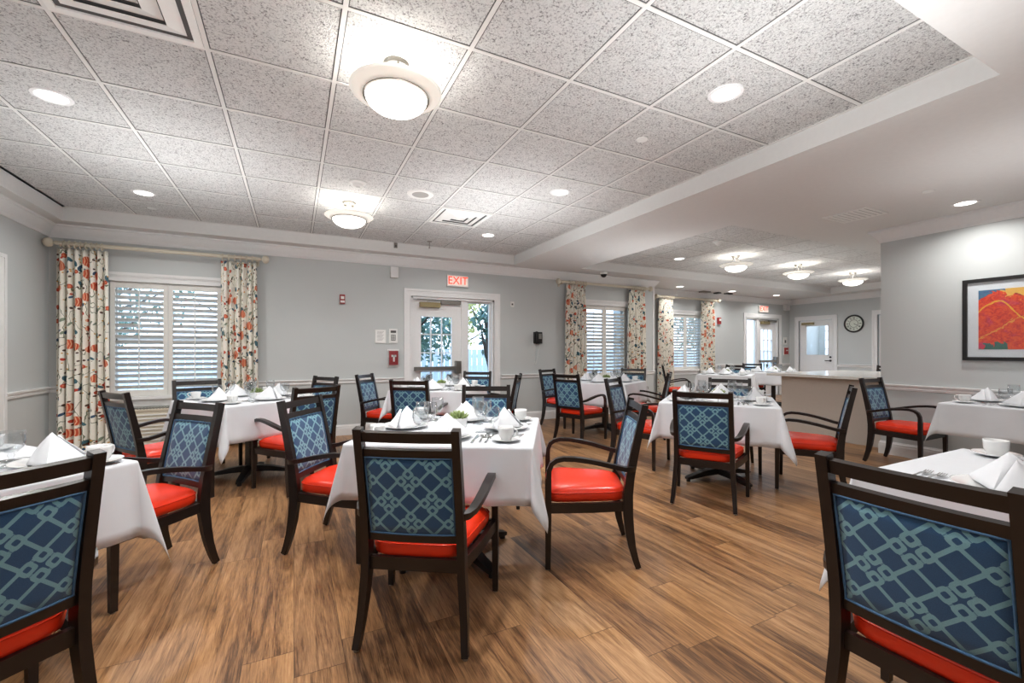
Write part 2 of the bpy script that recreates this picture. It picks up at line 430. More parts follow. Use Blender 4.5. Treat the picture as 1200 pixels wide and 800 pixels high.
struct('wall_return', boxes((XC-.18, XC, YB+.18, YB2, 0, ZS+.02)), M['wall'], 'short grey return wall at the outer corner')
struct('wall_left', boxes((XL-.12, XL, YN-.1, YB, 0, ZS+.02)), M['wall'], 'grey left wall beside the first floral curtain')
struct('wall_near', boxes((XL, XP, YN-.1, YN, 0, ZS+.02)), M['wall'], 'grey wall behind the viewer')
struct('wall_right', boxes((XP, XP+.16, YN-.1, YP, 0, ZS+.02)), M['wall'], 'grey wall that carries the red painting')
struct('wall_right_return', boxes((XP+.16, XE+.1, YP-.16, YP, 0, ZS+.02)), M['wall'], 'wall running away behind the painting wall')
bm = bmesh.new()
for a in ((YP, 4.42, 0, ZS+.02), (5.44, 6.40, 2.02, ZS+.02), (4.42, 5.44, 2.06, ZS+.02), (5.44, 6.41, 0, ZS+.02), (7.24, YB2, 0, ZS+.02), (6.41, 7.24, 2.02, ZS+.02)):
    if a == (5.44, 6.40, 2.02, ZS+.02): continue
    box(bm, XE, XE+.12, *a)
struct('wall_end', bm, M['wall'], 'far end wall with the round clock and white door')

# half wall with its counter
struct('wall_half', boxes((6.5, 6.62, YP, 4.05, 0, .835), (6.62, 8.3, 3.93, 4.05, 0, .835)), M['halfwall'], 'beige half wall under the pale counter')
bm = boxes((6.35, 8.42, YP+.02, 4.18, .838, .873))
tag(obj('countertop', bm, M['counter'], bevel=.005), 'glossy pale stone countertop on the beige half wall', 'countertop')

# mouldings
CROWN = [(0, 2.47), (.012, 2.47), (.018, 2.50), (.05, 2.545), (.075, 2.585), (.09, 2.59), (.09, ZS), (0, ZS)]
RAIL = [(0, .735), (.014, .738), (.018, .757), (.012, .765), (.014, .775), (.03, .785), (.032, .80), (0, .803)]
BASE = [(0, 0), (.018, 0), (.018, .10), (.014, .118), (.016, .126), (.008, .14), (.006, .15), (0, .15)]
def moulding(prof, runs, name, label, dz=0.):
    bm = bmesh.new()
    for p0, p1, n, e0, e1 in runs: extrude_profile(bm, [(o, z+dz) for o, z in prof], p0, p1, n, e0, e1)
    struct(name, bm, M['trim'], label)
moulding(CROWN, [((XL, YB), (XC, YB), (0,-1), 1, -1)], 'trim_3', 'white crown moulding along the back wall')
moulding(CROWN, [((XC, YB), (XC, YB2), (1,0), -1, 1), ((XC, YB2), (XE, YB2), (0,-1), 1, 1)], 'trim_4', 'white crown moulding along the recessed far wall')
moulding(CROWN, [((XL, YN), (XL, YB), (1,0), 1, 1)], 'trim_5', 'white crown moulding on the left wall')
moulding(CROWN, [((XP, YN), (XP, YP), (-1,0), 1, -1), ((XP, YP), (XE, YP), (0,1), -1, 1)], 'trim_6', 'white crown moulding over the painting wall')
moulding(CROWN, [((XE, YP), (XE, YB2), (-1,0), 1, 1)], 'trim_7', 'white crown moulding on the far end wall')
moulding(RAIL, [((XL, YB), (-1.98, YB), (0,-1), 1, 0), ((-.78, YB), (1.50, YB), (0,-1), 0, 0), ((3.12, YB), (4.70, YB), (0,-1), 0, 0), ((5.86, YB), (XC, YB), (0,-1), 0, -1)], 'trim_8', 'white chair rail along the back wall')
moulding(RAIL, [((XL, YN), (XL, 5.0), (1,0), 1, 0), ((XL, 5.80), (XL, YB), (1,0), 0, 1)], 'trim_9', 'white chair rail on the left wall')
moulding(RAIL, [((XP, YN), (XP, YP), (-1,0), 0, 0)], 'trim_10', 'white chair rail beneath the red painting', .015)
moulding(RAIL, [((XC, YB2), (7.75, YB2), (0,-1), 0, 0), ((8.97, YB2), (10.45, YB2), (0,-1), 0, 0), ((12.02, YB2), (XE, YB2), (0,-1), 0, 1), ((XE, YP), (XE, 4.32), (-1,0), 0, 0), ((XE, 5.55), (XE, 6.31), (-1,0), 0, 0)], 'trim_11', 'white chair rail on the far walls', .06)
moulding(BASE, [((XL, YB), (1.50, YB), (0,-1), 1, 0), ((3.12, YB), (XC, YB), (0,-1), 0, -1)], 'baseboard_back', 'white baseboard along the back wall')
moulding(BASE, [((XL, YN), (XL, 5.0), (1,0), 1, 0), ((XL, 5.80), (XL, YB), (1,0), 0, 1)], 'baseboard_left', 'white baseboard on the left wall')
moulding(BASE, [((XP, YN), (XP, YP), (-1,0), 0, -1)], 'baseboard_right', 'white baseboard under the painting wall')
moulding(BASE, [((XC, YB2), (10.45, YB2), (0,-1), 0, 0), ((XE, YP), (XE, 4.32), (-1,0), 0, 0), ((XE, 5.55), (XE, 6.31), (-1,0), 0, 0)], 'baseboard_far', 'white baseboard along the far walls')
struct('trim_12', boxes((XC-.03, XC+.012, YB-.012, YB+.03, .8, 2.47)), M['trim'], 'white corner guard at the outer corner')

# ------------------------------------------------------------------ windows with plantation shutters
def casing_bm(x0, x1, z0, z1, y, w=.10, side=-1, sill=True):
    """stepped casing around an opening on a wall along X"""
    bm = bmesh.new(); d = .022
    def rect(a, b, c, e, dd): box(bm, a, b, y-dd, y+.002, c, e)
    for (i, o, dd) in ((0., w, d*.7), (w-.03, w+.005, d), (.0, .018, d)):
        rect(x0-o, x0-i, z0, z1+i, dd); rect(x1+i, x1+o, z0, z1+i, dd); rect(x0-o, x1+o, z1+i, z1+o, dd)
    return bm
def make_window(n, W, y, label):
    x0, x1, z0, z1 = W
    t = thing('window_%d' % n, label, 'window', ((x0+x1)/2, y, z0), kind='structure'); ox, oy, oz = t.location
    def L(a, b, c, d, e, f): return (a-ox, b-ox, c-oy, d-oy, e-oz, f-oz)
    bm = casing_bm(x0-ox, x1-ox, 0, z1-oz, 0, .085); box(bm, x0-.09-ox, x1+.09-ox, -.03, 0, z1+.07-oz, z1+.105-oz)
    obj('casing', bm, M['trim'], t)
    obj('sill', boxes(L(x0-.11, x1+.11, y-.06, y+.04, z0-.035, z0), L(x0-.09, x1+.09, y-.018, y, z0-.12, z0-.035)), M['trim'], t, bevel=.004)
    # outer sash and glass
    obj('sash', boxes(L(x0, x0+.04, y+.12, y+.15, z0, z1), L(x1-.04, x1, y+.12, y+.15, z0, z1), L(x0, x1, y+.12, y+.15, z0, z0+.05), L(x0, x1, y+.12, y+.15, z1-.05, z1), L(x0, x1, y+.12, y+.15, (z0+z1)/2-.02, (z0+z1)/2+.02)), M['trim'], t)
    obj('pane', boxes(L(x0+.03, x1-.03, y+.13, y+.136, z0+.04, z1-.04)), M['pane'], t)
    mid = (x0+x1)/2
    for a, b in ((x0+.004, mid-.002), (mid+.002, x1-.004)):
        st, rl = .045, .075
        f = obj('shutter', boxes(L(a, a+st, y+.004, y+.032, z0, z1), L(b-st, b, y+.004, y+.032, z0, z1), L(a+st, b-st, y+.006, y+.030, z0, z0+rl), L(a+st, b-st, y+.006, y+.030, z1-rl, z1)), M['shutter'], t, bevel=.003)
        bm = bmesh.new(); zz = z0+rl+.035; ca, sa = math.cos(R(44)), math.sin(R(44))
        while zz < z1-rl-.02:
            hw = .031
            pts = []
            for k in range(7):
                u = -1+k/3.; th = .0045*(1-u*u)+.0008
                pts.append((u, th))
            prof = [(u*hw, th) for u, th in pts]+[(u*hw, -th) for u, th in reversed(pts)]
            A = []; B = []
            for u, th in prof:
                yy = y+.020+u*ca + th*sa - oy; z = zz - u*sa + th*ca - oz
                A.append(bm.verts.new((a+st-ox, yy, z))); B.append(bm.verts.new((b-st-ox, yy, z)))
            m = len(A)
            for i in range(m): bm.faces.new((A[i], A[(i+1)%m], B[(i+1)%m], B[i]))
            bm.faces.new(A[::-1]); bm.faces.new(B)
            zz += .0665
        obj('slats', bm, M['shutter'], f, smooth='auto')
        c = (a+b)/2
        obj('tilt_rod', boxes(L(c-.006, c+.006, y-.018, y-.008, z0+rl+.03, z1-rl-.03)), M['shutter'], f)
    return t
make_window(1, W1, YB, 'large white shuttered window between floral curtains on the left')
make_window(2, W2, YB, 'white shuttered window between floral curtains right of the exit')
make_window(3, W3, YB2, 'far shuttered window on the recessed wall')

# curtains and poles
def curtain(xc, w, y, z1, z0, label, n=7, seed=0, pinch=0.):
    rnd = random.Random(seed); bm = bmesh.new(); uvl = bm.loops.layers.uv.new('UVMap')
    NX, NZ = n*12, 26; ph = [rnd.uniform(-.5, .5) for _ in range(n+2)]; grid = []
    for j in range(NZ+1):
        v = j/NZ; z = z1+(z0-z1)*v; row = []
        wid = w*(1+.07*v - pinch*math.exp(-((v-.06)/.05)**2)); amp = (.030+.014*v)*(1-.5*pinch*math.exp(-((v-.06)/.06)**2)*3)
        for i in range(NX+1):
            u = i/NX; a = u*n*2*PI; k = int(u*n)
            s = math.sin(a+.35*math.sin(a*.5+seed)+.4*ph[k]*math.sin(v*5+k))
            s = math.copysign(abs(s)**.7, s)
            x = xc+(u-.5)*wid+.012*math.sin(2*a+1)*v; yy = y+amp*s
            row.append((bm.verts.new((x, yy, z)), u*w*2.1+seed*.37, v*(z1-z0)+seed*.61))
        grid.append(row)
    for j in range(NZ):
        for i in range(NX):
            q = [grid[j][i], grid[j][i+1], grid[j+1][i+1], grid[j+1][i]]
            f = bm.faces.new([a[0] for a in q])
            for lp, a in zip(f.loops, q): lp[uvl].uv = (a[1], a[2])
    o = obj('curtain', bm, M['curtain'], smooth=True)
    md = o.modifiers.new('thick', 'SOLIDIFY'); md.thickness = .003
    return tag(o, label, 'curtain', 'floral curtains')
def pole(x0, x1, y, z, rings, label):
    t = thing('curtain_rod', label, 'curtain rod', (0,0,0))
    bm = bmesh.new(); tube(bm, [(x0, y, z), (x1, y, z)], .023, 14); obj('rod', bm, M['cream'], t, smooth='auto')
    for s, x in ((-1, x0), (1, x1)):
        bm = bmesh.new(); prof = [(.019, 0), (.024, .01), (.014, .02), (.012, .03), (.022, .036)]
        for k in range(9):
            a = k/8*PI; prof.append((.048*math.sin(a)+.004, .07-.042*math.cos(a)))
        prof.append((0, .114)); lathe(bm, [(r, h*s) for r, h in prof], 18, (x, y, z), 'X'); obj('finial', bm, M['cream'], t, smooth=True)
    for x in rings:
        bm = bmesh.new(); tube(bm, [(x+.002*math.cos(a*3), y+.035*math.cos(a), z-.008+.035*math.sin(a)) for a in [2*PI*k/16 for k in range(16)]], .0075, 6, True)
        obj('ring', bm, M['cream'], t, smooth=True)
    for x in (x0+.03, x1-.03):
        obj('bracket', boxes((x-.008, x+.008, y, y+.15, z-.035, z-.015), (x-.02, x+.02, y+.138, y+.15, z-.07, z+.03)), M['cream'], t)
    return t
def rr(a, b, n): return [a+(b-a)*k/(n-1) for k in range(n)]
curtain(-2.13, .44, YB-.105, 2.335, .03, 'floral orange and blue curtain left of the large left window, beside the corner', 7, 1)
curtain(-.63, .39, YB-.105, 2.335, .03, 'floral orange and blue curtain right of the large left window', 6, 2)
pole(-2.33, -.40, YB-.15, 2.385, rr(-2.27, -1.95, 8)+rr(-.80, -.48, 6), 'cream wooden curtain rod with ribbed finials above the large left window')
curtain(4.56, .44, YB-.105, 2.40, .03, 'floral curtain left of the middle window, nearest the wall telephone', 6, 3, .12)
curtain(5.98, .42, YB-.105, 2.40, .03, 'floral curtain right of the middle window, near the outer corner', 6, 4, .12)
pole(4.22, 6.22, YB-.15, 2.42, rr(4.38, 4.74, 7)+rr(5.8, 6.14, 7), 'cream curtain rod above the middle shuttered window')
curtain(7.62, .44, YB2-.105, 2.40, .03, 'floral curtain left of the far third window', 6, 5, .1)
curtain(9.0, .44, YB2-.105, 2.40, .03, 'floral curtain right of the far third window', 6, 6, .1)
pole(7.36, 9.26, YB2-.15, 2.43, rr(7.45, 7.8, 7)+rr(8.84, 9.18, 7), 'cream curtain rod above the far third window')

# heating unit below the first window
t = thing('heating_unit', 'cream slatted heating unit under the large left window', 'heater', (-1.32, YB-.13, 0))
obj('cabinet', boxes((-.50, .50, -.06, .13, .05, .50), (-.52, .52, -.07, .13, .50, .52)), M['cream'], t, bevel=.006)
for k in range(9):
    obj('slat', boxes((-.46, .46, -.072, -.058, .11+.042*k, .125+.042*k)), M['offwhite'], t)
obj('top_grille', boxes(*[(-.44+.03*i, -.425+.03*i, -.05, .10, .52, .524) for i in range(30)]), M['grille_dark'], t)

# ------------------------------------------------------------------ doors
def fr(w, x0, x1, z0, z1, y0, y1):
    """rectangular frame boxes"""
    return [(x0, x0+w, y0, y1, z0, z1), (x1-w, x1, y0, y1, z0, z1), (x0+w, x1-w, y0, y1, z1-w, z1), (x0+w, x1-w, y0, y1, z0, z0+w)]
def glazed_exit(n, D, y, dx0, dx1, s0, s1, label, push=True, swap=False):
    x0, x1, z0, z1 = D
    t = thing('door_%d' % n, label, 'door', (0,0,0), kind='structure')
    obj('casing', casing_bm(x0, x1, 0, z1, y, .105), M['trim'], t)
    obj('jamb', boxes((x0, x0+.03, y, y+.16, 0, z1), (x1-.03, x1, y, y+.16, 0, z1), (x0, x1, y, y+.16, z1-.035, z1)), M['trim'], t)
    if swap: m0, m1 = s1, dx0
    else: m0, m1 = dx1, s0
    obj('mullion', boxes((m0, m1, y+.02, y+.12, 0, z1-.03)), M['trim'], t)
    lf = obj('door_leaf', boxes((dx0, dx0+.11, y+.05, y+.095, .01, z1-.04), (dx1-.14, dx1, y+.05, y+.095, .01, z1-.04), (dx0+.11, dx1-.14, y+.05, y+.095, z1-.29, z1-.04), (dx0+.11, dx1-.14, y+.05, y+.095, .01, .30)), M['trim'], t)
    gx0, gx1 = dx0+.11, dx1-.14; gz0, gz1 = .30, z1-.29
    bm = bmesh.new()
    for k in (1, 2): xx = gx0+(gx1-gx0)*k/3; box(bm, xx-.009, xx+.009, y+.058, y+.088, gz0, gz1)
    for k in (1, 2, 3, 4): zz = gz0+(gz1-gz0)*k/5; box(bm, gx0, gx1, y+.056, y+.09, zz-.009, zz+.009)
    for b in fr(.015, gx0, gx1, gz0, gz1, y+.046, y+.099): box(bm, *b)
    obj('muntins', bm, M['trim'], lf)
    obj('pane', boxes((gx0, gx1, y+.07, y+.075, gz0, gz1)), M['pane'], lf)
    obj('sidelight', boxes(*fr(.03, s0, s1, 0.1, z1-.035, y+.05, y+.09)), M['trim'], t)
    obj('pane', boxes((s0+.02, s1-.02, y+.068, y+.073, .12, z1-.06)), M['pane'], t)
    # closer, magnetic lock, push bar
    c = obj('door_closer', boxes((dx0+.10, dx0+.42, y-.015, y+.05, z1-.16, z1-.085)), M['brass'], t, bevel=.004)
    bm = bmesh.new(); sweep(bm, [(dx0+.2, y-.03, z1-.075), (dx0+.42, y-.06, z1-.06), (dx0+.05, y-.0, z1-.045)], (0,0,1), .004, .010); obj('closer_arm', bm, M['nickel'], c)
    obj('magnetic_lock', boxes((dx1-.34, dx1-.02, y-.0, y+.05, z1-.10, z1-.045)), M['nickel'], t, bevel=.004)
    b = obj('push_bar', boxes((dx0+.02, dx1-.10, y-.02, y+.02, .895, .955), (dx0+.02, dx0+.06, y+.02, y+.05, .895, .955)), M['nickel'], t, bevel=.006)
    obj('latch_case', boxes((dx1-.11, dx1-.02, y-.03, y+.05, .84, 1.04)), M['nickel'], b, bevel=.006)
    return t
glazed_exit(1, D1, YB, 1.64, 2.42, 2.52, 2.945, 'white exit door with nine glass lights and a sidelight, under the nearer exit sign')
glazed_exit(2, D2, YB2, 11.10, 11.86, 10.60, 11.02, 'far white glazed exit door under the farther exit sign', swap=True)
# end-wall door: built along Y
t = thing('door_3', 'white door with glass light on the far end wall, left of the clock', 'door', (0,0,0), kind='structure')
def casing_y(y0, y1, z1, x, w=.105):
    bm = bmesh.new()
    for i, o, dd in ((0., w, .016), (w-.03, w+.005, .024), (0., .018, .024)):
        box(bm, x-dd, x+.002, y0-o, y0-i, 0, z1+i); box(bm, x-dd, x+.002, y1+i, y1+o, 0, z1+i); box(bm, x-dd, x+.002, y0-o, y1+o, z1+i, z1+o)
    return bm
obj('casing', casing_y(6.41, 7.24, 2.02, XE), M['trim'], t)
lf = obj('door_leaf', boxes((XE+.02, XE+.065, 6.42, 6.52, .01, 2.01), (XE+.02, XE+.065, 7.07, 7.23, .01, 2.01), (XE+.02, XE+.065, 6.52, 7.07, 1.87, 2.01), (XE+.02, XE+.065, 6.52, 7.07, .01, 1.09)), M['trim'], t)
obj('pane', boxes((XE+.035, XE+.04, 6.52, 7.07, 1.09, 1.87)), M['pane'], lf)
obj('glass_stop', boxes(*[(XE+.012, XE+.02, a, b, c, d) for a, b, c, d in ((6.51, 6.53, 1.08, 1.88), (7.06, 7.08, 1.08, 1.88), (6.51, 7.08, 1.08, 1.10), (6.51, 7.08, 1.86, 1.88))]), M['trim'], lf)
obj('door_closer', boxes((XE-.04, XE+.02, 6.86, 7.16, 1.90, 1.96)), M['brass'], t, bevel=.004)
bm = bmesh.new(); lathe(bm, [(0, 0), (.028, 0), (.028, -.01), (.012, -.014), (.012, -.04)], 16, (XE+.02, 6.47, .95), 'X'); box(bm, XE-.035, XE-.02, 6.46, 6.58, .94, .96); obj('handle', bm, M['black'], t, smooth='auto')
bm = bmesh.new(); lathe(bm, [(0, 0), (.026, 0), (.026, -.014), (0, -.016)], 16, (XE+.02, 6.47, 1.04), 'X'); obj('deadbolt', bm, M['black'], t, smooth='auto')
# corridor beyond that door, seen through its glass
struct('wall_corridor', boxes((XE+1.6, XE+1.7, 5.4, 6.95, 0, 2.6), (XE+1.6, XE+1.7, 7.45, 7.6, 0, 2.6), (XE+1.6, XE+1.7, 6.95, 7.45, 0, 1.0), (XE+1.6, XE+1.7, 6.95, 7.45, 2.05, 2.6), (XE+.12, XE+1.6, 7.6, 7.7, 0, 2.6), (XE+.12, XE+1.6, 5.4, 5.44, 0, 2.6), (XE+.12, XE+1.7, 5.4, 7.7, -.1, 0), (XE+.12, XE+1.7, 5.4, 7.7, 2.6, 2.7)), M['wall'], 'grey corridor walls seen through the glass of the end door')
bm = bmesh.new()
for k in range(4): box(bm, XE+1.61, XE+1.64, 6.93+.5*k/3-.012+.02, 6.93+.5*k/3+.012+.02, 1.0, 2.05)
for k in range(5): box(bm, XE+1.61, XE+1.64, 6.95, 7.45, 1.0+1.05*k/4-.012, 1.0+1.05*k/4+.012)
struct('window_4', bm, M['trim'], 'white glazing bars added as the door reflection in the end door glass')  # made-up bars in place of the lit door mirrored in the glass
t = thing('door_4', 'white door at the right edge of the far end wall, behind the painting wall corner', 'door', (0,0,0), kind='structure')
obj('casing', casing_y(4.42, 5.44, 2.06, XE), M['trim'], t); obj('door_leaf', boxes((XE+.03, XE+.07, 4.43, 5.43, .01, 2.05)), M['trim'], t, bevel=.004)
t = thing('door_5', 'white cased door at the left edge of the left wall', 'door', (0,0,0), kind='structure')
bm = bmesh.new()
for i, o, dd in ((0., .105, .016), (.075, .11, .024)):
    box(bm, XL-.002, XL+dd, 5.70-.0+i, 5.70+o, 0, 2.0+i); box(bm, XL-.002, XL+dd, 4.9-o, 4.9-i, 0, 2.0+i); box(bm, XL-.002, XL+dd, 4.9-o, 5.70+o, 2.0+i, 2.0+o)
obj('casing', bm, M['trim'], t); obj('door_leaf', boxes((XL-.001, XL+.006, 4.9, 5.70, 0, 2.0)), M['trim'], t)

# ------------------------------------------------------------------ wall fittings
def exit_sign(x, y, z, w, h, label):
    t = thing('exit_sign', label, 'sign', (x, y, z))
    obj('housing', boxes((-w/2, w/2, -.045, 0, -h/2, h/2)), M['offwhite'], t, bevel=.006)
    obj('face', boxes((-w/2+.015, w/2-.015, -.048, -.045, -h/2+.015, h/2-.015)), M['exitface'], t)
    text_mesh('EXIT', h*.98, .001, t, M['exitred'], (0, -.050, 0), (R(90), 0, 0), sx=.92)
    return t
exit_sign(2.335, YB, 2.31, .35, .18, 'nearer sign reading EXIT in red above the glazed back wall door')
exit_sign(11.22, YB2, 2.315, .37, .18, 'small far sign reading EXIT in red above the second glazed door')
def fitting(name, parts, label, cat, loc=(0,0,0), group=None):
    t = thing(name, label, cat, loc, group=group)
    for pn, b, m in parts: obj(pn, boxes(*b) if isinstance(b, list) else b, m, t, bevel=.003)
    return t
fitting('fire_strobe', [('housing', [(-.035, .035, -.04, 0, -.065, .065)], M['red']), ('lens', [(-.022, .022, -.052, -.04, 0, .04)], M['offwhite']), ('nameplate', [(-.028, .028, -.044, -.04, -.05, -.02)], M['paper'])], 'small red fire strobe alone on the grey back wall', 'fire alarm', (.616, YB, 1.935))
fitting('wall_speaker', [('housing', [(-.057, .057, -.06, 0, -.08, .08)], M['offwhite']), ('side_panel', [(-.05, .05, -.066, -.06, -.072, .072)], M['trim'])], 'small white box speaker high on the back wall', 'speaker', (1.34, YB, 2.37))
t = fitting('wall_notice', [('frame', [(-.078, .078, -.012, 0, -.10, .10)], M['offwhite']), ('sheet', [(-.066, .066, -.015, -.012, -.088, .088)], M['paper'])], 'white framed notice sheet left of the keypad on the back wall', 'notice', (1.145, YB, 1.415))
obj('printed_lines', boxes(*[(-.05, .05-.012*(k % 3), -.016, -.015, .07-.016*k, .073-.016*k) for k in range(9)]), M['grille_dark'], t)
t = fitting('keypad', [('housing', [(-.062, .062, -.02, 0, -.105, .105)], M['offwhite']), ('screen', [(-.04, .04, -.023, -.02, .045, .08)], M['grille_dark']), ('key_panel', [(-.032, .032, -.024, -.02, -.07, .02)], M['grille_dark'])], 'white door keypad with dark buttons beside the notice sheet', 'keypad', (1.33, YB, 1.425))
obj('keys', boxes(*[(-.024+.018*i, -.012+.018*i, -.027, -.024, -.06+.02*j, -.047+.02*j) for i in range(3) for j in range(4)]), M['offwhite'], t)
t = fitting('fire_pull_station', [('cover', [(-.085, .085, -.012, 0, -.135, .135)], M['offwhite']), ('body', [(-.065, .065, -.045, -.012, -.10, .11)], M['red']), ('handle', [(-.035, .035, -.055, -.045, .02, .05), (-.012, .012, -.055, -.045, -.05, .05)], M['offwhite'])], 'red fire alarm pull station in a clear cover beside the exit door', 'fire alarm', (1.332, YB, 1.092))
obj('clear_shield', boxes((-.08, .08, -.07, -.067, -.125, .125), (-.08, -.077, -.07, -.01, -.125, .125), (.077, .08, -.07, -.01, -.125, .125)), M['pane'], t)
fitting('thermostat', [('plate', [(-.033, .033, -.012, 0, -.045, .045)], M['offwhite']), ('sensor', [(-.014, .014, -.018, -.012, -.014, .014)], M['grille_dark'])], 'tiny white sensor plate right of the exit door', 'sensor', (3.32, YB, 1.99))
t = thing('wall_telephone', 'black wall telephone with a hanging coiled cord', 'telephone', (3.81, YB, 1.43))
obj('body', boxes((-.075, .075, -.05, 0, -.10, .10)), M['black'], t, bevel=.008)
bm = bmesh.new(); sweep(bm, [(-.045, -.055, .10), (-.045, -.085, .06), (-.045, -.085, -.06), (-.045, -.055, -.10)], (1,0,0), .022, .014); obj('handset', bm, M['black'], t, bevel=.004)
obj('key_panel', boxes((.0, .06, -.054, -.05, -.02, .07)), M['nickel'], t)
bm = bmesh.new(); pts = []
for k in range(200):
    s = k/199; px = -.05-.05*math.sin(s*PI)+.09*s; pz = -.10-.36*math.sin(s*PI)**1.0*(1 if s < .5 else 1)
    if s > .5: px += .0
    pts.append((px+.006*math.cos(k*1.1), -.03+.006*math.sin(k*1.1), pz))
tube(bm, pts, .0022, 4); obj('coiled_cord', bm, M['offwhite'], t, smooth=True)
fitting('fire_strobe', [('housing', [(-.05, .05, -.05, 0, -.08, .08)], M['red']), ('lens', [(-.03, .03, -.064, -.05, 0, .05)], M['offwhite'])], 'small far red fire strobe right of the third window', 'fire alarm', (9.50, YB2, 1.95))
fitting('wall_speaker', [('housing', [(-.09, .09, -.08, 0, -.08, .08)], M['offwhite']), ('side_panel', [(-.08, .08, -.087, -.08, -.07, .07)], M['trim'])], 'white box speaker high in the far corner', 'speaker', (12.2, YB2, 2.40))
fitting('keypad', [('housing', [(-.09, .04, -.025, 0, -.10, .10)], M['offwhite']), ('screen', [(-.06, .0, -.03, -.025, -.06, .02)], M['grille_dark'])], 'far keypad on the wall by the second exit', 'keypad', (12.2, YB2, 1.48))
fitting('fire_pull_station', [('cover', [(-.08, .08, -.015, 0, -.11, .11)], M['offwhite']), ('body', [(-.065, .065, -.05, -.015, -.09, .09)], M['red']), ('handle', [(-.035, .035, -.058, -.05, .0, .03)], M['offwhite'])], 'far red pull station on the wall by the second exit', 'fire alarm', (12.2, YB2, 1.2))
# clock
t = thing('wall_clock', 'round black-rimmed clock with roman numerals on the far end wall', 'clock', (XE, 5.93, 1.875))
rc = .215
obj('dial', lathe_bm([(0, -.012), (rc-.03, -.012), (rc-.03, 0), (0, 0)], 40, axis='X'), M['clockface'], t)
obj('rim', lathe_bm([(rc-.035, -.012), (rc-.03, -.03), (rc, -.03), (rc+.006, -.015), (rc, 0), (rc-.03, 0), (rc-.035, -.012)], 40, axis='X'), M['black'], t, smooth='auto')
obj('inner_ring', lathe_bm([(.088, -.013), (.088, -.016), (.096, -.016), (.096, -.013)], 40, axis='X'), M['black'], t)
NUM = ['XII','I','II','III','IIII','V','VI','VII','VIII','IX','X','XI']
bm = bmesh.new()
for k, s in enumerate(NUM):
    a = R(30*k); wid = sum(.010 if ch == 'I' else .026 for ch in s); p = -wid/2
    def seg(x0, z0, x1, z1, th):
        # local (x right, z outward) -> rotate clockwise around the dial; viewer looks along +X so right is -Y
        q = []
        d = Vector((x1-x0, z1-z0)); nn = Vector((-d.y, d.x)).normalized()*th
        for sx, sz in ((x0+nn.x, z0+nn.y), (x1+nn.x, z1+nn.y), (x1-nn.x, z1-nn.y), (x0-nn.x, z0-nn.y)):
            r_ = sz+.138; X_ = sx*math.cos(a)+r_*math.sin(a); Z_ = -sx*math.sin(a)+r_*math.cos(a)
            q.append((-.015, -X_, Z_))
        bm.faces.new([bm.verts.new(v) for v in q])
    for ch in s:
        h = .024
        if ch == 'I': seg(p+.005, -h, p+.005, h, .0028); p += .010
        elif ch == 'V': seg(p+.003, h, p+.013, -h, .003); seg(p+.023, h, p+.013, -h, .0018); p += .026
        else: seg(p+.003, h, p+.023, -h, .003); seg(p+.023, h, p+.003, -h, .0018); p += .026
obj('numerals', bm, M['black'], t)
def hand(ang, ln, w, nm):
    bm = bmesh.new(); c, s = math.cos(R(ang)), math.sin(R(ang))
    q = [(-w, 0), (w, 0), (w*.4, ln), (-w*.4, ln)]
    bm.faces.new([bm.verts.new((-.02, -(x*c+z*s), -x*s+z*c)) for x, z in q]); obj(nm, bm, M['black'], t)
hand(125, .075, .006, 'hour_hand'); hand(118, .12, .004, 'minute_hand')

# painting
t = thing('framed_painting', 'framed abstract red and orange flower painting on the grey right wall', 'painting', (XP, 1.98, 1.104))
PWd, PH = 1.16, .82
def fy(y0, y1, z0, z1, a, b): return (a, b, -y1, -y0, z0, z1)
obj('frame', boxes(fy(0, .035, 0, PH, -.03, 0), fy(PWd-.035, PWd, 0, PH, -.03, 0), fy(.035, PWd-.035, 0, .035, -.03, 0), fy(.035, PWd-.035, PH-.035, PH, -.03, 0)), M['black'], t, bevel=.004)
obj('mat_board', boxes(fy(.035, PWd-.035, .035, PH-.035, -.012, -.005)), M['mat'], t)
bm = bmesh.new(); box(bm, 0, PWd-.23, -.002, 0, 0, PH-.23)
o = obj('canvas_print', bm, M['painting'], t); o.location = (-.013, -.115, .112); o.rotation_euler = (0, 0, R(-90))
obj('glazing', boxes(fy(.035, PWd-.035, .035, PH-.035, -.022, -.021)), M['pane'], t)

# ------------------------------------------------------------------ ceiling fittings
def lamp(name, typ, loc, e, size=.1, rot=(0,0,0), c=(1,.98,.95), **kw):
    l = bpy.data.lights.new(name, typ); l.energy = e; l.color = c
    if typ == 'AREA': l.shape = 'DISK'; l.size = size
    else: l.shadow_soft_size = size
    for k, v in kw.items(): setattr(l, k, v)
    o = bpy.data.objects.new(name, l); COL.objects.link(o); o.location = loc; o.rotation_euler = rot; return o
def downlight(x, y, z, label, e=26, r=.085):
    t = thing('recessed_light', label, 'ceiling light', (x, y, z), group='round recessed ceiling lights')
    obj('trim_ring', lathe_bm([(r-.012, 0), (r-.008, -.006), (r+.012, -.005), (r+.016, 0)], 28), M['trim'], t, smooth='auto')
    obj('diffuser', lathe_bm([(0, -.003), (r-.012, -.003), (r-.012, 0)], 28), M['lamp'], t)
    lamp('downlight_lamp', 'AREA', (x, y, z-.012), e, .14, spread=R(150))
PW_ = 1.0
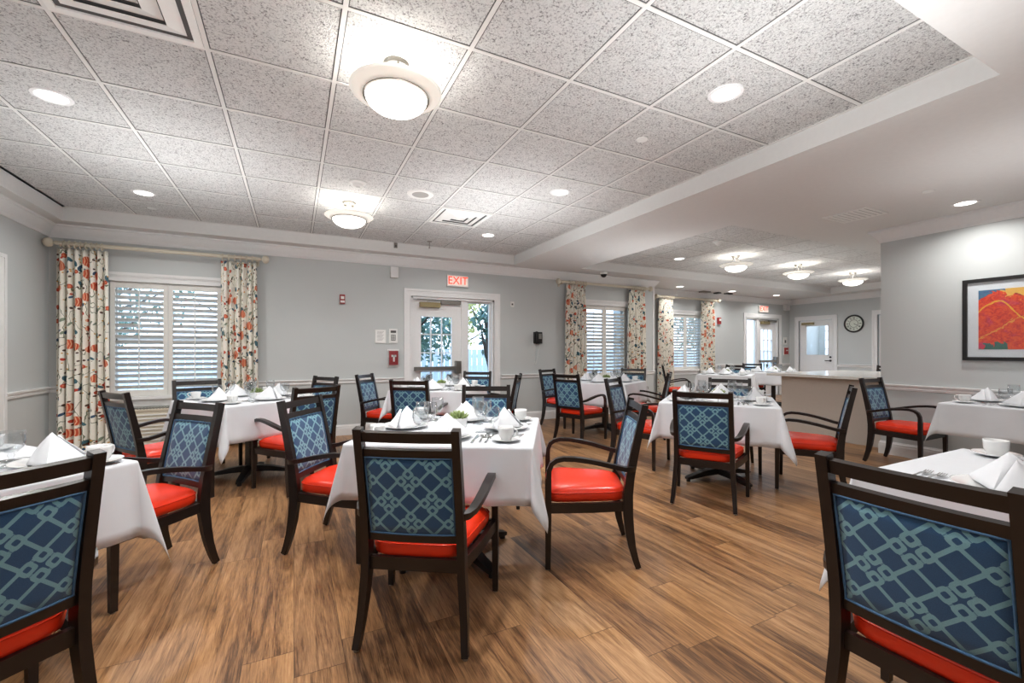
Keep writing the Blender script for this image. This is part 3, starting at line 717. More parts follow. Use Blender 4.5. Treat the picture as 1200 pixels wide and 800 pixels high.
for x, y, z, l in ((-1.33,3.65,ZC,'leftmost near recessed light in the large tiled tray'), (-1.33,5.48,ZC,'recessed light in the large tray near the left window curtains'),
    (2.345,1.80,ZC,'nearest right recessed light in the large tiled tray'), (2.345,3.64,ZC,'recessed light midway along the right side of the large tray'), (2.345,5.42,ZC,'recessed light at the far right of the large tray, near the square vent'),
    (.51,1.80,ZC,'recessed light cut by the top edge of the photo'), (5.74,1.82,ZS,'recessed light in the smooth ceiling by the painting wall'),
    (5.84,5.37,ZC,'recessed light in the far tiled tray nearest the camera dome'), (7.58,6.95,ZS,'far recessed light above the third window'),
    (9.28,6.95,ZS,'far recessed light right of the third window'), (10.95,6.95,ZS,'farthest recessed light, before the second exit'), (-1.33,1.80,ZC,'recessed light at the near left corner of the large tray')):
    downlight(x, y, z, l, e=((13.5 if x < 4 else 8.5) if z == ZC else (9.5 if x < 6 else 8.5)))
for x, y in ((-1., -1.6), (2.2, -1.6), (4.9, -1.2), (8., 4.4), (10.4, 3.6)):
    pass
def pendant(x, y, label, e=16):
    t = thing('bowl_light', label, 'ceiling light', (x, y, ZC), group='frosted bowl ceiling lights')
    obj('canopy', lathe_bm([(0, 0), (.068, 0), (.070, -.008), (.062, -.022), (.03, -.028), (0, -.028)], 26), M['nickel'], t, smooth='auto')
    bm = bmesh.new()
    for k in range(3):
        a = 2*PI*k/3+.5; c, s = math.cos(a), math.sin(a)
        tube(bm, [(.03*c, .03*s, -.02), (.04*c, .04*s, -.06), (.07*c, .07*s, -.10), (.13*c, .13*s, -.155)], .005, 6)
        lathe(bm, [(0, .012), (.009, .008), (.009, -.008), (0, -.012)], 8, (.05*c, .05*s, -.035))
    obj('support_arms', bm, M['nickel'], t, smooth=True)
    obj('glass_rim', lathe_bm([(.172, -.172), (.20, -.163), (.225, -.152), (.238, -.146), (.243, -.150), (.228, -.160), (.20, -.172), (.172, -.181), (.172, -.172)], 40), M['rim_glass'], t, smooth=True)
    obj('metal_band', lathe_bm([(.162, -.168), (.174, -.168), (.176, -.188), (.162, -.186), (.162, -.168)], 40), M['nickel'], t, smooth='auto')
    pr = [(.165, -.182)]+[(.165*math.cos(R(a)), -.182-.085*math.sin(R(a))) for a in (12, 25, 40, 55, 70, 82)]+[(0, -.267)]
    obj('glass_bowl', lathe_bm(pr, 36), M['bowl'], t, smooth=True)
    lamp('bowl_up_lamp', 'POINT', (x, y, ZC-.135), e*(.7 if x < 4 else .35), .07)
    lamp('bowl_down_lamp', 'AREA', (x, y, ZC-.285), e, .3)
pendant(.50, 2.41, 'large frosted bowl ceiling light nearest the viewer', 15)
pendant(.52, 4.87, 'frosted bowl ceiling light over the back of the large tray', 14)
pendant(6.50, 4.80, 'leftmost frosted bowl light in the far tiled tray', 13)
pendant(8.16, 4.78, 'middle frosted bowl light in the far tiled tray', 13)
pendant(9.95, 4.78, 'rightmost frosted bowl light in the far tiled tray', 13)

def diffuser(x, y, z, s, label, slots=3, sy=None):
    sy = sy or s
    t = thing('air_vent', label, 'air vent', (x, y, z))
    def ring(h, w, zz, th):
        hy = h*sy/s; return [(-h, h, -hy, -hy+w, zz-th, zz), (-h, h, hy-w, hy, zz-th, zz), (-h, -h+w, -hy+w, hy-w, zz-th, zz), (h-w, h, -hy+w, hy-w, zz-th, zz)]
    obj('frame', boxes(*ring(s/2, .035, 0, .01)), M['offwhite'], t)
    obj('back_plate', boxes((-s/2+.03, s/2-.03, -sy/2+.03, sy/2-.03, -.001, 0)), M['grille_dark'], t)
    for k in range(slots):
        h = s/2-.06-k*(s*.13); bm = bmesh.new(); hy = h*sy/s
        o1, i1 = [(-h, -hy), (h, -hy), (h, hy), (-h, hy)], [(-h+.066, -hy+.066*sy/s), (h-.066, -hy+.066*sy/s), (h-.066, hy-.066*sy/s), (-h+.066, hy-.066*sy/s)]
        A = [bm.verts.new((a, b, -.002)) for a, b in o1]; B = [bm.verts.new((a, b, -.018)) for a, b in i1]
        for q in range(4): bm.faces.new((A[q], A[(q+1)%4], B[(q+1)%4], B[q]))
        o = obj('vane', bm, M['offwhite'], t); md = o.modifiers.new('s', 'SOLIDIFY'); md.thickness = .004
    h = max(.03, s/2-.06-slots*s*.13); obj('centre_plate', boxes((-h, h, -h*sy/s, h*sy/s, -.02, -.012)), M['offwhite'], t)
diffuser(-.706, 2.418, ZC-.002, .585, 'large square ceiling vent at the upper left of the near tray')
diffuser(1.735, 4.86, ZC-.002, .585, 'square ceiling vent in the large tray, right of the round speaker')
t = thing('air_vent', 'rectangular slotted vent in the smooth ceiling by the painting wall', 'air vent', (5.22, 2.49, ZS))
obj('frame', boxes((-.21, .21, -.20, -.17, -.008, 0), (-.21, .21, .17, .20, -.008, 0), (-.21, -.18, -.17, .17, -.008, 0), (.18, .21, -.17, .17, -.008, 0)), M['offwhite'], t)
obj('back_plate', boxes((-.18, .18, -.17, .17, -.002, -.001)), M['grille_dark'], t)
for k in range(7):
    bm = bmesh.new(); sweep(bm, [(-.18, -.14+.047*k, -.006), (.18, -.14+.047*k, -.006)], (0, 1, -.12), .016, .0015); obj('vane', bm, M['offwhite'], t)
t = thing('smoke_detector', 'white smoke detector in the large tray above the second bowl light', 'smoke detector', (.53, 4.25, ZC))
obj('base', lathe_bm([(0, 0), (.075, 0), (.075, -.012), (.05, -.02), (.0, -.02)], 28), M['offwhite'], t, smooth='auto')
obj('sensor', lathe_bm([(.05, -.018), (.04, -.04), (.022, -.045), (.02, -.06), (0, -.062)], 28), M['offwhite'], t, smooth='auto')
t = thing('smoke_detector', 'white smoke detector in the far tiled tray', 'smoke detector', (5.42, 4.28, ZC))
obj('base', lathe_bm([(0, 0), (.075, 0), (.075, -.012), (.05, -.02), (.0, -.02)], 28), M['offwhite'], t, smooth='auto')
obj('sensor', lathe_bm([(.05, -.018), (.04, -.04), (.022, -.045), (.02, -.06), (0, -.062)], 28), M['offwhite'], t, smooth='auto')
t = thing('ceiling_speaker', 'round ceiling speaker with grey grille beside the square vent', 'speaker', (1.128, 4.30, ZC))
obj('ring', lathe_bm([(.08, -.008), (.125, -.010), (.132, 0), (0, 0)], 32), M['offwhite'], t, smooth='auto')
obj('grille', lathe_bm([(0, -.011), (.082, -.009), (.082, -.002)], 32), simple('speaker_grille', (160,158,154), .7, noise=.2, scale=300), t)
t = thing('sprinkler', 'small pendent sprinkler head near the back edge of the large tray', 'sprinkler', (1.73, 6.10, ZC))
obj('escutcheon', lathe_bm([(0, 0), (.035, 0), (.03, -.008), (0, -.01)], 18), M['nickel'], t); obj('stem', lathe_bm([(.006, -.005), (.006, -.09), (.014, -.092), (.014, -.097), (0, -.097)], 10), M['nickel'], t)
t = thing('recess_box', 'tiny grey sensor box fixed on the back edge of the tray', 'sensor', (1.31, T1[3], ZC-.045)); obj('housing', boxes((-.022, .022, -.03, 0, -.035, .035)), M['nickel'], t, bevel=.003); obj('lens', boxes((-.012, .012, -.034, -.03, -.02, .0)), M['grille_dark'], t)
for x, y, z, l in ((2.30,2.46,ZC,'white sprinkler cap below the nearest right recessed light'), (2.22,5.95,ZC,'white sprinkler cap at the far right of the large tray'), (-1.39,6.02,ZC,'white sprinkler cap near the left window curtains'), (5.02,1.83,ZS,'white sprinkler cap in the smooth ceiling left of the recessed light'), (.79,6.45,ZS,'white sprinkler cap in the soffit over the plain back wall')):
    tag(obj('concealed_sprinkler', lathe_bm([(0, -.007), (.04, -.006), (.042, 0), (0, 0)], 20), M['offwhite'], loc=(x, y, z-.001), smooth='auto'), l, 'sprinkler cap', 'flat sprinkler caps')
t = thing('security_camera', 'dark dome camera on the bulkhead before the far tray', 'camera', (5.0, 6.32, ZS))
obj('base', lathe_bm([(0, 0), (.07, 0), (.07, -.03), (.06, -.035)], 24), M['offwhite'], t, smooth='auto'); obj('dome', lathe_bm([(.055, -.03)]+[(.055*math.cos(R(a)), -.035-.055*math.sin(R(a))) for a in (15, 35, 55, 75)]+[(0, -.09)], 24), M['black'], t, smooth=True)
for x, l, w in ((8.72, 'pale ceiling sensor plate above the third window', .12), (9.15, 'small dark ceiling sensor above the third window', .05)):
    tag(obj('ceiling_sensor', boxes((-w, w, -.07, .07, -.03, 0)), M['nickel'] if w > .1 else M['black'], loc=(x, 7.25, ZS), bevel=.01), l, 'sensor')
tag(obj('ceiling_sensor', boxes((-.1, .1, -.05, .05, -.03, 0)), M['black'], loc=(9.5, 7.22, ZS), bevel=.01), 'long dark ceiling sensor right of the third window', 'sensor')

lamp('corridor_fill', 'POINT', (XE+.8, 6.5, 2.3), 40, .15, c=(.8,.9,1))  # unseen lamp added to brighten the view through the end door
# ------------------------------------------------------------------ chair
def make_chair():
    t = thing('dining_chair', '-', 'chair', group='dining chairs with blue lattice backs')
    W = M['wood_dark']
    zy = [(0,-.25,.222,.013,.015),(.05,-.235,.218,.0145,.017),(.12,-.217,.213,.015,.02),(.20,-.205,.207,.016,.024),(.30,-.197,.2,.016,.027),(.40,-.198,.198,.016,.026),(.50,-.21,.197,.016,.023),(.62,-.233,.196,.016,.021),(.76,-.262,.1955,.016,.019),(.90,-.292,.195,.016,.018)]
    def ys(z):
        for a, b in zip(zy, zy[1:]):
            if a[0] <= z <= b[0]: return a[1]+(b[1]-a[1])*(z-a[0])/(b[0]-a[0])
        return zy[-1][1]
    for s in (-1, 1):
        bm = bmesh.new(); sweep(bm, [(s*x, y, z+.006 if z == 0 else z) for z, y, x, a, b in zy], (1,0,0), [q[3] for q in zy], [q[4] for q in zy])
        l = obj('leg', bm, W, t, bevel=.004); obj('foot_glide', lathe_bm([(0, 0), (.011, 0), (.012, .008), (0, .008)], 12, loc=(s*.222, -.25, 0)), M['nickel'], l)
        bm = bmesh.new(); sweep(bm, [(s*.27, .246, .006), (s*.268, .244, .3), (s*.268, .243, .50)], (1,0,0), [.013, .016, .0155], [.014, .017, .015])
        l = obj('leg', bm, W, t, bevel=.004); obj('foot_glide', lathe_bm([(0, 0), (.011, 0), (.012, .008), (0, .008)], 12, loc=(s*.27, .246, 0)), M['nickel'], l)
        bm = bmesh.new()
        A = [(.268,.243,.495),(.268,.240,.545),(.268,.226,.580),(.268,.200,.600),(.268,.160,.610),(.267,.10,.609),(.264,.03,.600),(.258,-.05,.584),(.248,-.12,.566),(.238,-.17,.553),(.222,-.212,.547),(.205,-.228,.546)]
        sweep(bm, [(s*x, y, z) for x, y, z in A], (1,.0,0), [.0155,.016,.0175,.0185,.019,.0195,.0195,.019,.018,.017,.014,.012], [.014,.013,.0125,.012,.012,.012,.012,.012,.012,.012,.013,.014])
        obj('armrest', bm, W, t, bevel=.004)
    def rail(z0, z1, nm, c=.012, w=.183, hn=.011):
        bm = bmesh.new(); zc = (z0+z1)/2; n = 9; pts = []
        for k in range(n):
            u = -1+2*k/(n-1); pts.append((u*w, ys(zc)-c*(1-u*u), zc))
        sweep(bm, pts, (0,(ys(z1)-ys(z0)),(z1-z0)), (z1-z0)/2, hn); obj(nm, bm, W, t, bevel=.003)
    rail(.848, .888, 'top_rail'); rail(.788, .820, 'middle_rail', hn=.010); rail(.432, .464, 'lower_rail', .006)
    # upholstered back panel
    bm = bmesh.new(); NX, NZ = 12, 8; F, B = [], []
    for j in range(NZ+1):
        v = j/NZ; z = .462+.326*v; fr_, br_ = [], []
        for i in range(NX+1):
            u = -1+2*i/NX; e = (1-abs(u)**6)*(1-abs(2*v-1)**6); c = .011*(1-u*u)
            y0 = ys(z)-c; fr_.append(bm.verts.new((u*.179, y0+.006+.013*e, z))); br_.append(bm.verts.new((u*.179, y0-.006-.007*e, z)))
        F.append(fr_); B.append(br_)
    for j in range(NZ):
        for i in range(NX):
            bm.faces.new((F[j][i], F[j+1][i], F[j+1][i+1], F[j][i+1])); bm.faces.new((B[j][i], B[j][i+1], B[j+1][i+1], B[j+1][i]))
    for i in range(NX): bm.faces.new((F[0][i], F[0][i+1], B[0][i+1], B[0][i])); bm.faces.new((F[NZ][i], B[NZ][i], B[NZ][i+1], F[NZ][i+1]))
    for j in range(NZ): bm.faces.new((F[j][0], B[j][0], B[j+1][0], F[j+1][0])); bm.faces.new((F[j][NX], F[j+1][NX], B[j+1][NX], B[j][NX]))
    p = obj('backrest', bm, M['fabric'], t, smooth=True)
    bm = bmesh.new()
    for sd in (1, -1):
        pts = []
        for u, v in [(-1+2*k/10, 0) for k in range(11)]+[(1, k/8) for k in range(1, 9)]+[(1-2*k/10, 1) for k in range(1, 11)]+[(-1, 1-k/8) for k in range(1, 8)]:
            z = .466+.318*v; y0 = ys(z)-.011*(1-u*u); pts.append((u*.174, y0+(.0105 if sd > 0 else -.0105), z))
        tube(bm, pts, .0042, 5, True)
    obj('piping', bm, M['piping'], p, smooth=True)
    # seat frame and cushion
    bm = bmesh.new()
    sweep(bm, [(-.185, -.195, .335), (.185, -.195, .335)], (0,0,1), .026, .011); sweep(bm, [(-.255, .24, .335), (.255, .24, .335)], (0,0,1), .026, .012)
    for s in (-1, 1): sweep(bm, [(s*.196, -.19, .335), (s*.235, .0, .335), (s*.264, .235, .335)], (0,0,1), .026, .011)
    obj('seat_frame', bm, W, t, bevel=.003)
    bm = bmesh.new(); N = 48; rings = []
    def outline(k, sc):
        a = 2*PI*k/N; c, s_ = math.cos(a), math.sin(a); p_ = 7.
        r = (abs(c)**p_+abs(s_)**p_)**(-1/p_); y = r*s_; x = r*c
        hw = .222+.034*y   # wider at the front
        return x*hw*sc, .032+y*.222*(sc*.5+.5 if sc > .9 else sc)
    for sc, z in ((.90,.356),(.97,.360),(1.,.372),(1.015,.392),(1.,.410),(.965,.424),(.90,.435),(.78,.443),(.6,.449),(.38,.453),(.15,.455)):
        rings.append([bm.verts.new((*outline(k, sc), z - (.010*max(0, (outline(k, sc)[1]-.17)/.09) if z > .42 else 0))) for k in range(N)])
    for A_, B_ in zip(rings, rings[1:]):
        for k in range(N): bm.faces.new((A_[k], A_[(k+1)%N], B_[(k+1)%N], B_[k]))
    bm.faces.new(rings[0][::-1]); bm.faces.new(rings[-1])
    # notch: keep clear of the rear legs
    for v in bm.verts:
        if v.co.y < -.14 and abs(v.co.x) > .178: v.co.x = math.copysign(.178, v.co.x)
    s_ = obj('seat', bm, M['seat'], t, smooth=True)
    bm = bmesh.new(); pts = []
    for k in range(N):
        x, y = outline(k, 1.008)
        if y < -.14 and abs(x) > .179: x = math.copysign(.179, x)
        pts.append((x, y, .411))
    tube(bm, pts, .0032, 5, True); obj('seam_piping', bm, M['seat'], s_, smooth=True)
    return t
chair0 = make_chair(); _first = [True]
def chair(x, y, rz, label):
    if _first[0]:
        _first[0] = False; chair0.location = (x, y, 0); chair0.rotation_euler = (0,0,R(rz)); chair0['label'] = label; return
    dup(chair0, (x, y, 0), rz, label)
CH = [
 (.545,1.935,-32.6,'dark wood armchair at the centre front, its navy lattice back to the viewer'),
 (.28,2.95,-124.2,'armchair left of the centre front table, facing right'),
 (1.60,2.17,59.3,'armchair right of the centre front table, red seat turned left'),
 (1.39,3.29,153.7,'armchair at the far side of the centre front table, back toward the exit table'),
 (-.87,1.80,43.3,'cropped armchair at the lower left corner of the photo'),
 (-.73,2.97,130.1,'armchair on the far side of the front left table, facing the viewer'),
 (2.99,2.46,-58.3,'armchair seen from behind at the table left of the beige half wall'),
 (4.12,2.30,28.9,'armchair facing left in front of the beige half wall'),
 (4.08,3.09,126.7,'armchair on the far side of the table left of the half wall'),
 (3.34,3.63,-151.1,'armchair on the left side of the table before the half wall, facing right'),
 (-.96,4.37,-54.4,'armchair by the first curtain, at the near left of the window table'),
 (-.81,5.25,-161.7,'armchair directly in front of the large left window'),
 (.04,4.33,28.9,'armchair right of the window table, its legs by the pedestal foot'),
 (.10,5.49,123.7,'farthest armchair of the window table, against the plain back wall'),
 (1.24,4.78,-36.1,'armchair on the near side of the table before the exit door'),
 (1.06,5.80,-126.7,'armchair left of the exit door table, near the back wall rail'),
 (2.40,5.25,54.5,'armchair seen almost edge-on, right of the exit door table'),
 (2.27,5.80,143.9,'armchair closest to the glazed exit door'),
 (3.48,4.94,-70.9,'armchair on the near side of the middle window table, back to viewer'),
 (3.89,6.00,-157.6,'armchair left of the middle window table, under the wall telephone'),
 (4.49,4.69,38.7,'armchair right of the middle window table, facing left'),
 (5.10,5.72,129.7,'armchair against the wall right under the middle window'),
 (5.80,2.32,180.,'armchair in the gap beside the painting wall, end of the side table'),
 (1.685,.55,-90.,'large cropped armchair at the lower right corner of the photo'),
 (8.32,6.35,94.2,'far small armchair behind the third window table'),
 (9.75,6.78,123.5,'far armchair before the second exit door'),
 (7.14,6.62,-134.,'far armchair seen edge-on beside the left curtain of the third window'),
 (10.7,4.62,90.,'farthest armchair, just showing over the counter by the painting wall corner'),
]
for c in CH: chair(*c)

# ------------------------------------------------------------------ tables
S, ZT = .465, .735
def make_table():
    t = thing('dining_table', '-', 'table', group='square pedestal dining tables')
    obj('tabletop', boxes((-.455, .455, -.455, .455, .70, .732)), M['wood_dark'], t, bevel=.006)
    obj('column', boxes((-.038, .038, -.038, .038, .05, .69), (-.18, .18, -.03, .03, .68, .70), (-.03, .03, -.18, .18, .68, .70)), M['black'], t, bevel=.004)
    for k in range(4):
        a = R(90*k+45); c, s_ = math.cos(a), math.sin(a); bm = bmesh.new()
        sweep(bm, [(.03*c, .03*s_, .075), (.18*c, .18*s_, .062), (.33*c, .33*s_, .036), (.365*c, .365*s_, .030)], (-s_, c, 0), [.034, .03, .026, .022], [.03, .024, .014, .010])
        f = obj('foot', bm, M['black'], t, bevel=.003)
        obj('glide', lathe_bm([(0, 0), (.018, 0), (.018, .02), (0, .022)], 12, loc=(.345*c, .345*s_, 0)), M['black'], f)
    return t
table0 = make_table(); _tf = [True]

def tablecloth(seed, over=.285, fold0=.2):
    rnd = random.Random(seed); bm = bmesh.new(); H = .462; zt = .742; rad = .012
    ph = [rnd.uniform(0, 6.28) for _ in range(12)]; kk = [rnd.uniform(fold0-.03, fold0+.04) for _ in range(4)]
    ov = [over+rnd.uniform(-.02, .02) for _ in range(4)]
    cache = {}
    def V(p):
        key = (round(p[0], 5), round(p[1], 5), round(p[2], 5))
        if key not in cache: cache[key] = bm.verts.new(p)
        return cache[key]
    def drop(d, flare, wave):
        """distance along cloth d past the edge -> (outward, z)"""
        if d <= rad*1.57: a = d/rad; return rad*math.sin(a), zt-rad*(1-math.cos(a))
        q = d-rad*1.57; out = rad+q*flare+wave*(q/over)
        return out, zt-rad-q*math.sqrt(max(.05, 1-flare*flare))
    NS = 26; ND = [0, .006, .013, .019, .03, .055, .09, .13, .17, .21, .245]
    sides = [((0,-1),(1,0)), ((1,0),(0,1)), ((0,1),(-1,0)), ((-1,0),(0,-1))]   # outward, along
    L = [i/NS for i in range(NS+1)]
    def side_pt(k, s, j):
        (ox, oy), (ax, ay) = sides[k]; dd = ND[j]*(ov[k]*(1-s)+ov[k]*s)/.245
        w = .012*math.sin(s*2*PI*2.2+ph[k])+.007*math.sin(s*2*PI*4.7+ph[k+4]); w *= math.sin(s*PI)**.5 if 0 < s < 1 else 0
        o, z = drop(dd, .07, w); x = (s*2-1)*H
        return (ox*(H+o)+ax*x, oy*(H+o)+ay*x, z)
    top = [[None]*(13) for _ in range(13)]
    for i in range(NS):
        pass
    # top
    ring = []
    for k in range(4):
        for i in range(NS): ring.append(V(side_pt(k, L[i], 0)))
    c = bm.verts.new((0,0,zt))
    inner = [bm.verts.new((v.co.x*.97, v.co.y*.97, zt+.0004)) for v in ring]
    n = len(ring)
    for i in range(n): bm.faces.new((ring[i], ring[(i+1)%n], inner[(i+1)%n], inner[i])); bm.faces.new((inner[i], inner[(i+1)%n], c))
    for k in range(4):
        for i in range(NS):
            for j in range(len(ND)-1):
                q = [V(side_pt(k, L[i], j)), V(side_pt(k, L[i], j+1)), V(side_pt(k, L[i+1], j+1)), V(side_pt(k, L[i+1], j))]
                bm.faces.new(q)
        # corner fold between side k (end) and side k+1 (start)
        k2 = (k+1) % 4; (ox, oy), (ax, ay) = sides[k]
        cx_, cy_ = ox*H+ax*H, oy*H+ay*H; NA = 22; fold = kk[k]; o1, o2 = ov[k], ov[k2]
        def cpt(i, j):
            f = i/NA
            if i == 0: return side_pt(k, 1., j)
            if i == NA: return side_pt(k2, 0., j)
            a = f*PI/2; d0 = ND[j]/.245
            # square corner of cloth: the edge lies further out along the diagonal
            ext = min(1/math.cos(a), 1/math.cos(PI/2-a)) if True else 1
            dd = d0*(o1*(1-f)+o2*f)*ext; sh = math.sin(2*a)**1.2
            fl = .07+fold*sh; fl = min(fl, .9)
            o, z = drop(dd, fl, 0.)
            # swing the flap so it folds back on itself
            ang = a + .35*math.sin(4*a)*(1 if k % 2 else -1)*.5
            dx = ox*math.cos(ang)+ax*math.sin(ang); dy = oy*math.cos(ang)+ay*math.sin(ang)
            if j == 0: return (cx_, cy_, zt)
            return (cx_+dx*o, cy_+dy*o, z)
        for i in range(NA):
            for j in range(len(ND)-1):
                q = [V(cpt(i, j)), V(cpt(i, j+1)), V(cpt(i+1, j+1)), V(cpt(i+1, j))]
                u = []
                for v in q:
                    if v not in u: u.append(v)
                if len(u) > 2:
                    try: bm.faces.new(u)
                    except ValueError: pass
    o = obj('tablecloth', bm, M['cloth'], smooth=True)
    md = o.modifiers.new('thick', 'SOLIDIFY'); md.thickness = .0015; md.offset = -1
    return o
CLOTHS = [tablecloth(11, .262, .22), tablecloth(22, .335, .14), tablecloth(33, .335, .22)]

# table settings: one of each, then copies
def make_plate():
    t = tag(obj('dinner_plate', lathe_bm([(0, .004), (.075, .004), (.085, .007), (.118, .014), (.132, .019), (.134, .022), (.130, .0225), (.115, .018), (.088, .012), (.078, .008), (0, .008)], 40), M['china'], smooth=True), '-', 'plate', 'white dinner plates'); return t
def make_saucer():
    return tag(obj('saucer', lathe_bm([(0, .003), (.035, .003), (.045, .006), (.07, .013), (.077, .017), (.076, .019), (.068, .017), (.045, .010), (.028, .007), (0, .007)], 32), M['china'], smooth=True), '-', 'saucer', 'white saucers')
def make_cup():
    t = thing('coffee_cup', '-', 'cup', group='white coffee cups')
    obj('bowl', lathe_bm([(0, .0), (.025, 0), (.027, .004), (.026, .007), (.034, .014), (.0385, .03), (.0405, .055), (.041, .066), (.0385, .066), (.0375, .05), (.035, .03), (.028, .014), (0, .011)], 30), M['china'], t, smooth=True)
    bm = bmesh.new(); tube(bm, [(.036, 0, .055), (.05, 0, .060), (.062, 0, .054), (.065, 0, .042), (.060, 0, .030), (.048, 0, .022), (.036, 0, .020)], [.0048,.0045,.004,.004,.004,.0045,.005], 8); obj('handle', bm, M['china'], t, smooth=True)
    return t
def make_goblet(kind):
    if kind == 0:
        p = [(0, 0), (.034, 0), (.034, .002), (.012, .006), (.005, .012), (.0045, .06), (.006, .072), (.012, .078), (.028, .092), (.036, .115), (.0375, .14), (.035, .172), (.034, .172), (.0363, .14), (.0345, .115), (.026, .094), (0, .080)]
        nm, lb = 'wine_glass', 'wine glasses'
    else:
        p = [(0, 0), (.036, 0), (.036, .002), (.014, .006), (.008, .014), (.013, .024), (.007, .034), (.012, .046), (.008, .052), (.020, .058), (.036, .075), (.043, .10), (.042, .125), (.0405, .140), (.0395, .140), (.0405, .12), (.041, .10), (.034, .077), (.018, .062), (0, .056)]
        nm, lb = 'water_goblet', 'water goblets'
    return tag(obj(nm, lathe_bm(p, 28), M['glass'], smooth=True), '-', 'glass', lb)
def make_napkin():
    bm = bmesh.new(); h = .118
    def layer(off, sc, dz):
        ap = (0, .012+off, h-dz); fl = (-.132*sc, .052+off, .004); frn = (.008, -.088*sc+off, .004); fr2 = (.132*sc, .048+off, .004)
        N = 7
        for a, b in ((fl, frn), (frn, fr2)):
            rows = []
            for i in range(N+1):
                s = i/N; base = Vector(a).lerp(Vector(b), s); row = []
                for j in range(N+1):
                    v = j/N; p = base.lerp(Vector(ap), v)
                    bul = .010*math.sin(PI*s)*math.sin(PI*(v*.9)); n_ = Vector((base.x, base.y-.05, 0)); n_ = n_.normalized() if n_.length > 1e-4 else Vector((0,-1,0))
                    row.append(bm.verts.new(p+n_*bul))
                rows.append(row)
            for i in range(N):
                for j in range(N): bm.faces.new((rows[i][j], rows[i+1][j], rows[i+1][j+1], rows[i][j+1]))
    layer(0, 1., 0)
    # back faces and base close the peak; a loose second fold lies against the front right face
    ap = Vector((0, .012, h)); fl = Vector((-.132, .052, .004)); fr2 = Vector((.132, .048, .004)); bk = Vector((.0, .082, .004))
    N = 7
    for a, b in ((fl, bk), (bk, fr2)):
        rows = [[bm.verts.new(a.lerp(b, i/N).lerp(ap, j/N)+Vector((0, .008*math.sin(PI*i/N)*math.sin(PI*j/N), 0))) for j in range(N+1)] for i in range(N+1)]
        for i in range(N):
            for j in range(N): bm.faces.new((rows[i][j], rows[i][j+1], rows[i+1][j+1], rows[i+1][j]))
    f0 = Vector((.012, -.094, .006)); f1 = Vector((.118, .022, .006)); tp = Vector((.02, .0, h*.86))
    rows = [[bm.verts.new(f0.lerp(f1, i/N).lerp(tp, j/N)+Vector((.006, -.010, 0))*(1+math.sin(PI*i/N))) for j in range(N+1)] for i in range(N+1)]
    for i in range(N):
        for j in range(N): bm.faces.new((rows[i][j], rows[i+1][j], rows[i+1][j+1], rows[i][j+1]))
    bmesh.ops.remove_doubles(bm, verts=bm.verts, dist=.0004)
    o = obj('folded_napkin', bm, M['napkin'], smooth='auto'); md = o.modifiers.new('thick', 'SOLIDIFY'); md.thickness = .0025
    return tag(o, '-', 'napkin', 'white folded napkins')
def flat_shape(bm, outline, z, th, bow):
    A = [bm.verts.new((x, y, z(x, y)+th if bow else z(x, y)+th)) for x, y in outline]; B = [bm.verts.new((x, y, z(x, y))) for x, y in outline]; n = len(A)
    for i in range(n): bm.faces.new((A[i], A[(i+1)%n], B[(i+1)%n], B[i]))
    bm.faces.new(A); bm.faces.new(B[::-1])
def make_cutlery(kind):
    bm = bmesh.new()
    hz = lambda x, y: .002+.008*math.exp(-((y-.03)/.03)**2)
    hp = [(-.006,-.095),(.006,-.095),(.0045,-.05),(.003,.02),(.004,.04)]
    if kind == 'fork':
        sweep(bm, [(0, -.095, .003), (0, -.04, .005), (0, .01, .010), (0, .035, .010)], (1,0,0), [.0075, .005, .003, .005], .0012)
        sweep(bm, [(0, .035, .010), (0, .05, .006)], (1,0,0), [.006, .012], .001)
        for k in range(4):
            x = -.0105+.007*k; sweep(bm, [(x, .05, .006), (x, .075, .005), (x, .098, .010)], (1,0,0), [.0022, .002, .0012], .001)
    elif kind == 'spoon':
        sweep(bm, [(0, -.085, .003), (0, -.03, .005), (0, .02, .010), (0, .038, .009)], (1,0,0), [.007, .0045, .003, .003], .0012)
        N = 20; R_ = []
        for sc, z in ((1., .009), (.7, .005), (.35, .003)):
            R_.append([bm.verts.new((.018*sc*math.cos(2*PI*k/N), .060+.026*sc*math.sin(2*PI*k/N), z)) for k in range(N)])
        for a, b in zip(R_, R_[1:]):
            for k in range(N): bm.faces.new((a[k], a[(k+1)%N], b[(k+1)%N], b[k]))
        bm.faces.new(R_[-1])
    else:
        sweep(bm, [(0, -.11, .004), (0, -.01, .004)], (1,0,0), [.0075, .006], .002); sweep(bm, [(0, -.01, .003), (.002, .04, .003), (.001, .095, .003), (-.003, .11, .003)], (1,0,0), [.006, .009, .008, .002], .0008)
    o = obj(kind, bm, M['steel'], smooth='auto')
    if kind == 'spoon': md = o.modifiers.new('t', 'SOLIDIFY'); md.thickness = .001
    return tag(o, '-', 'cutlery', kind+'s' if kind != 'knife' else 'knives')
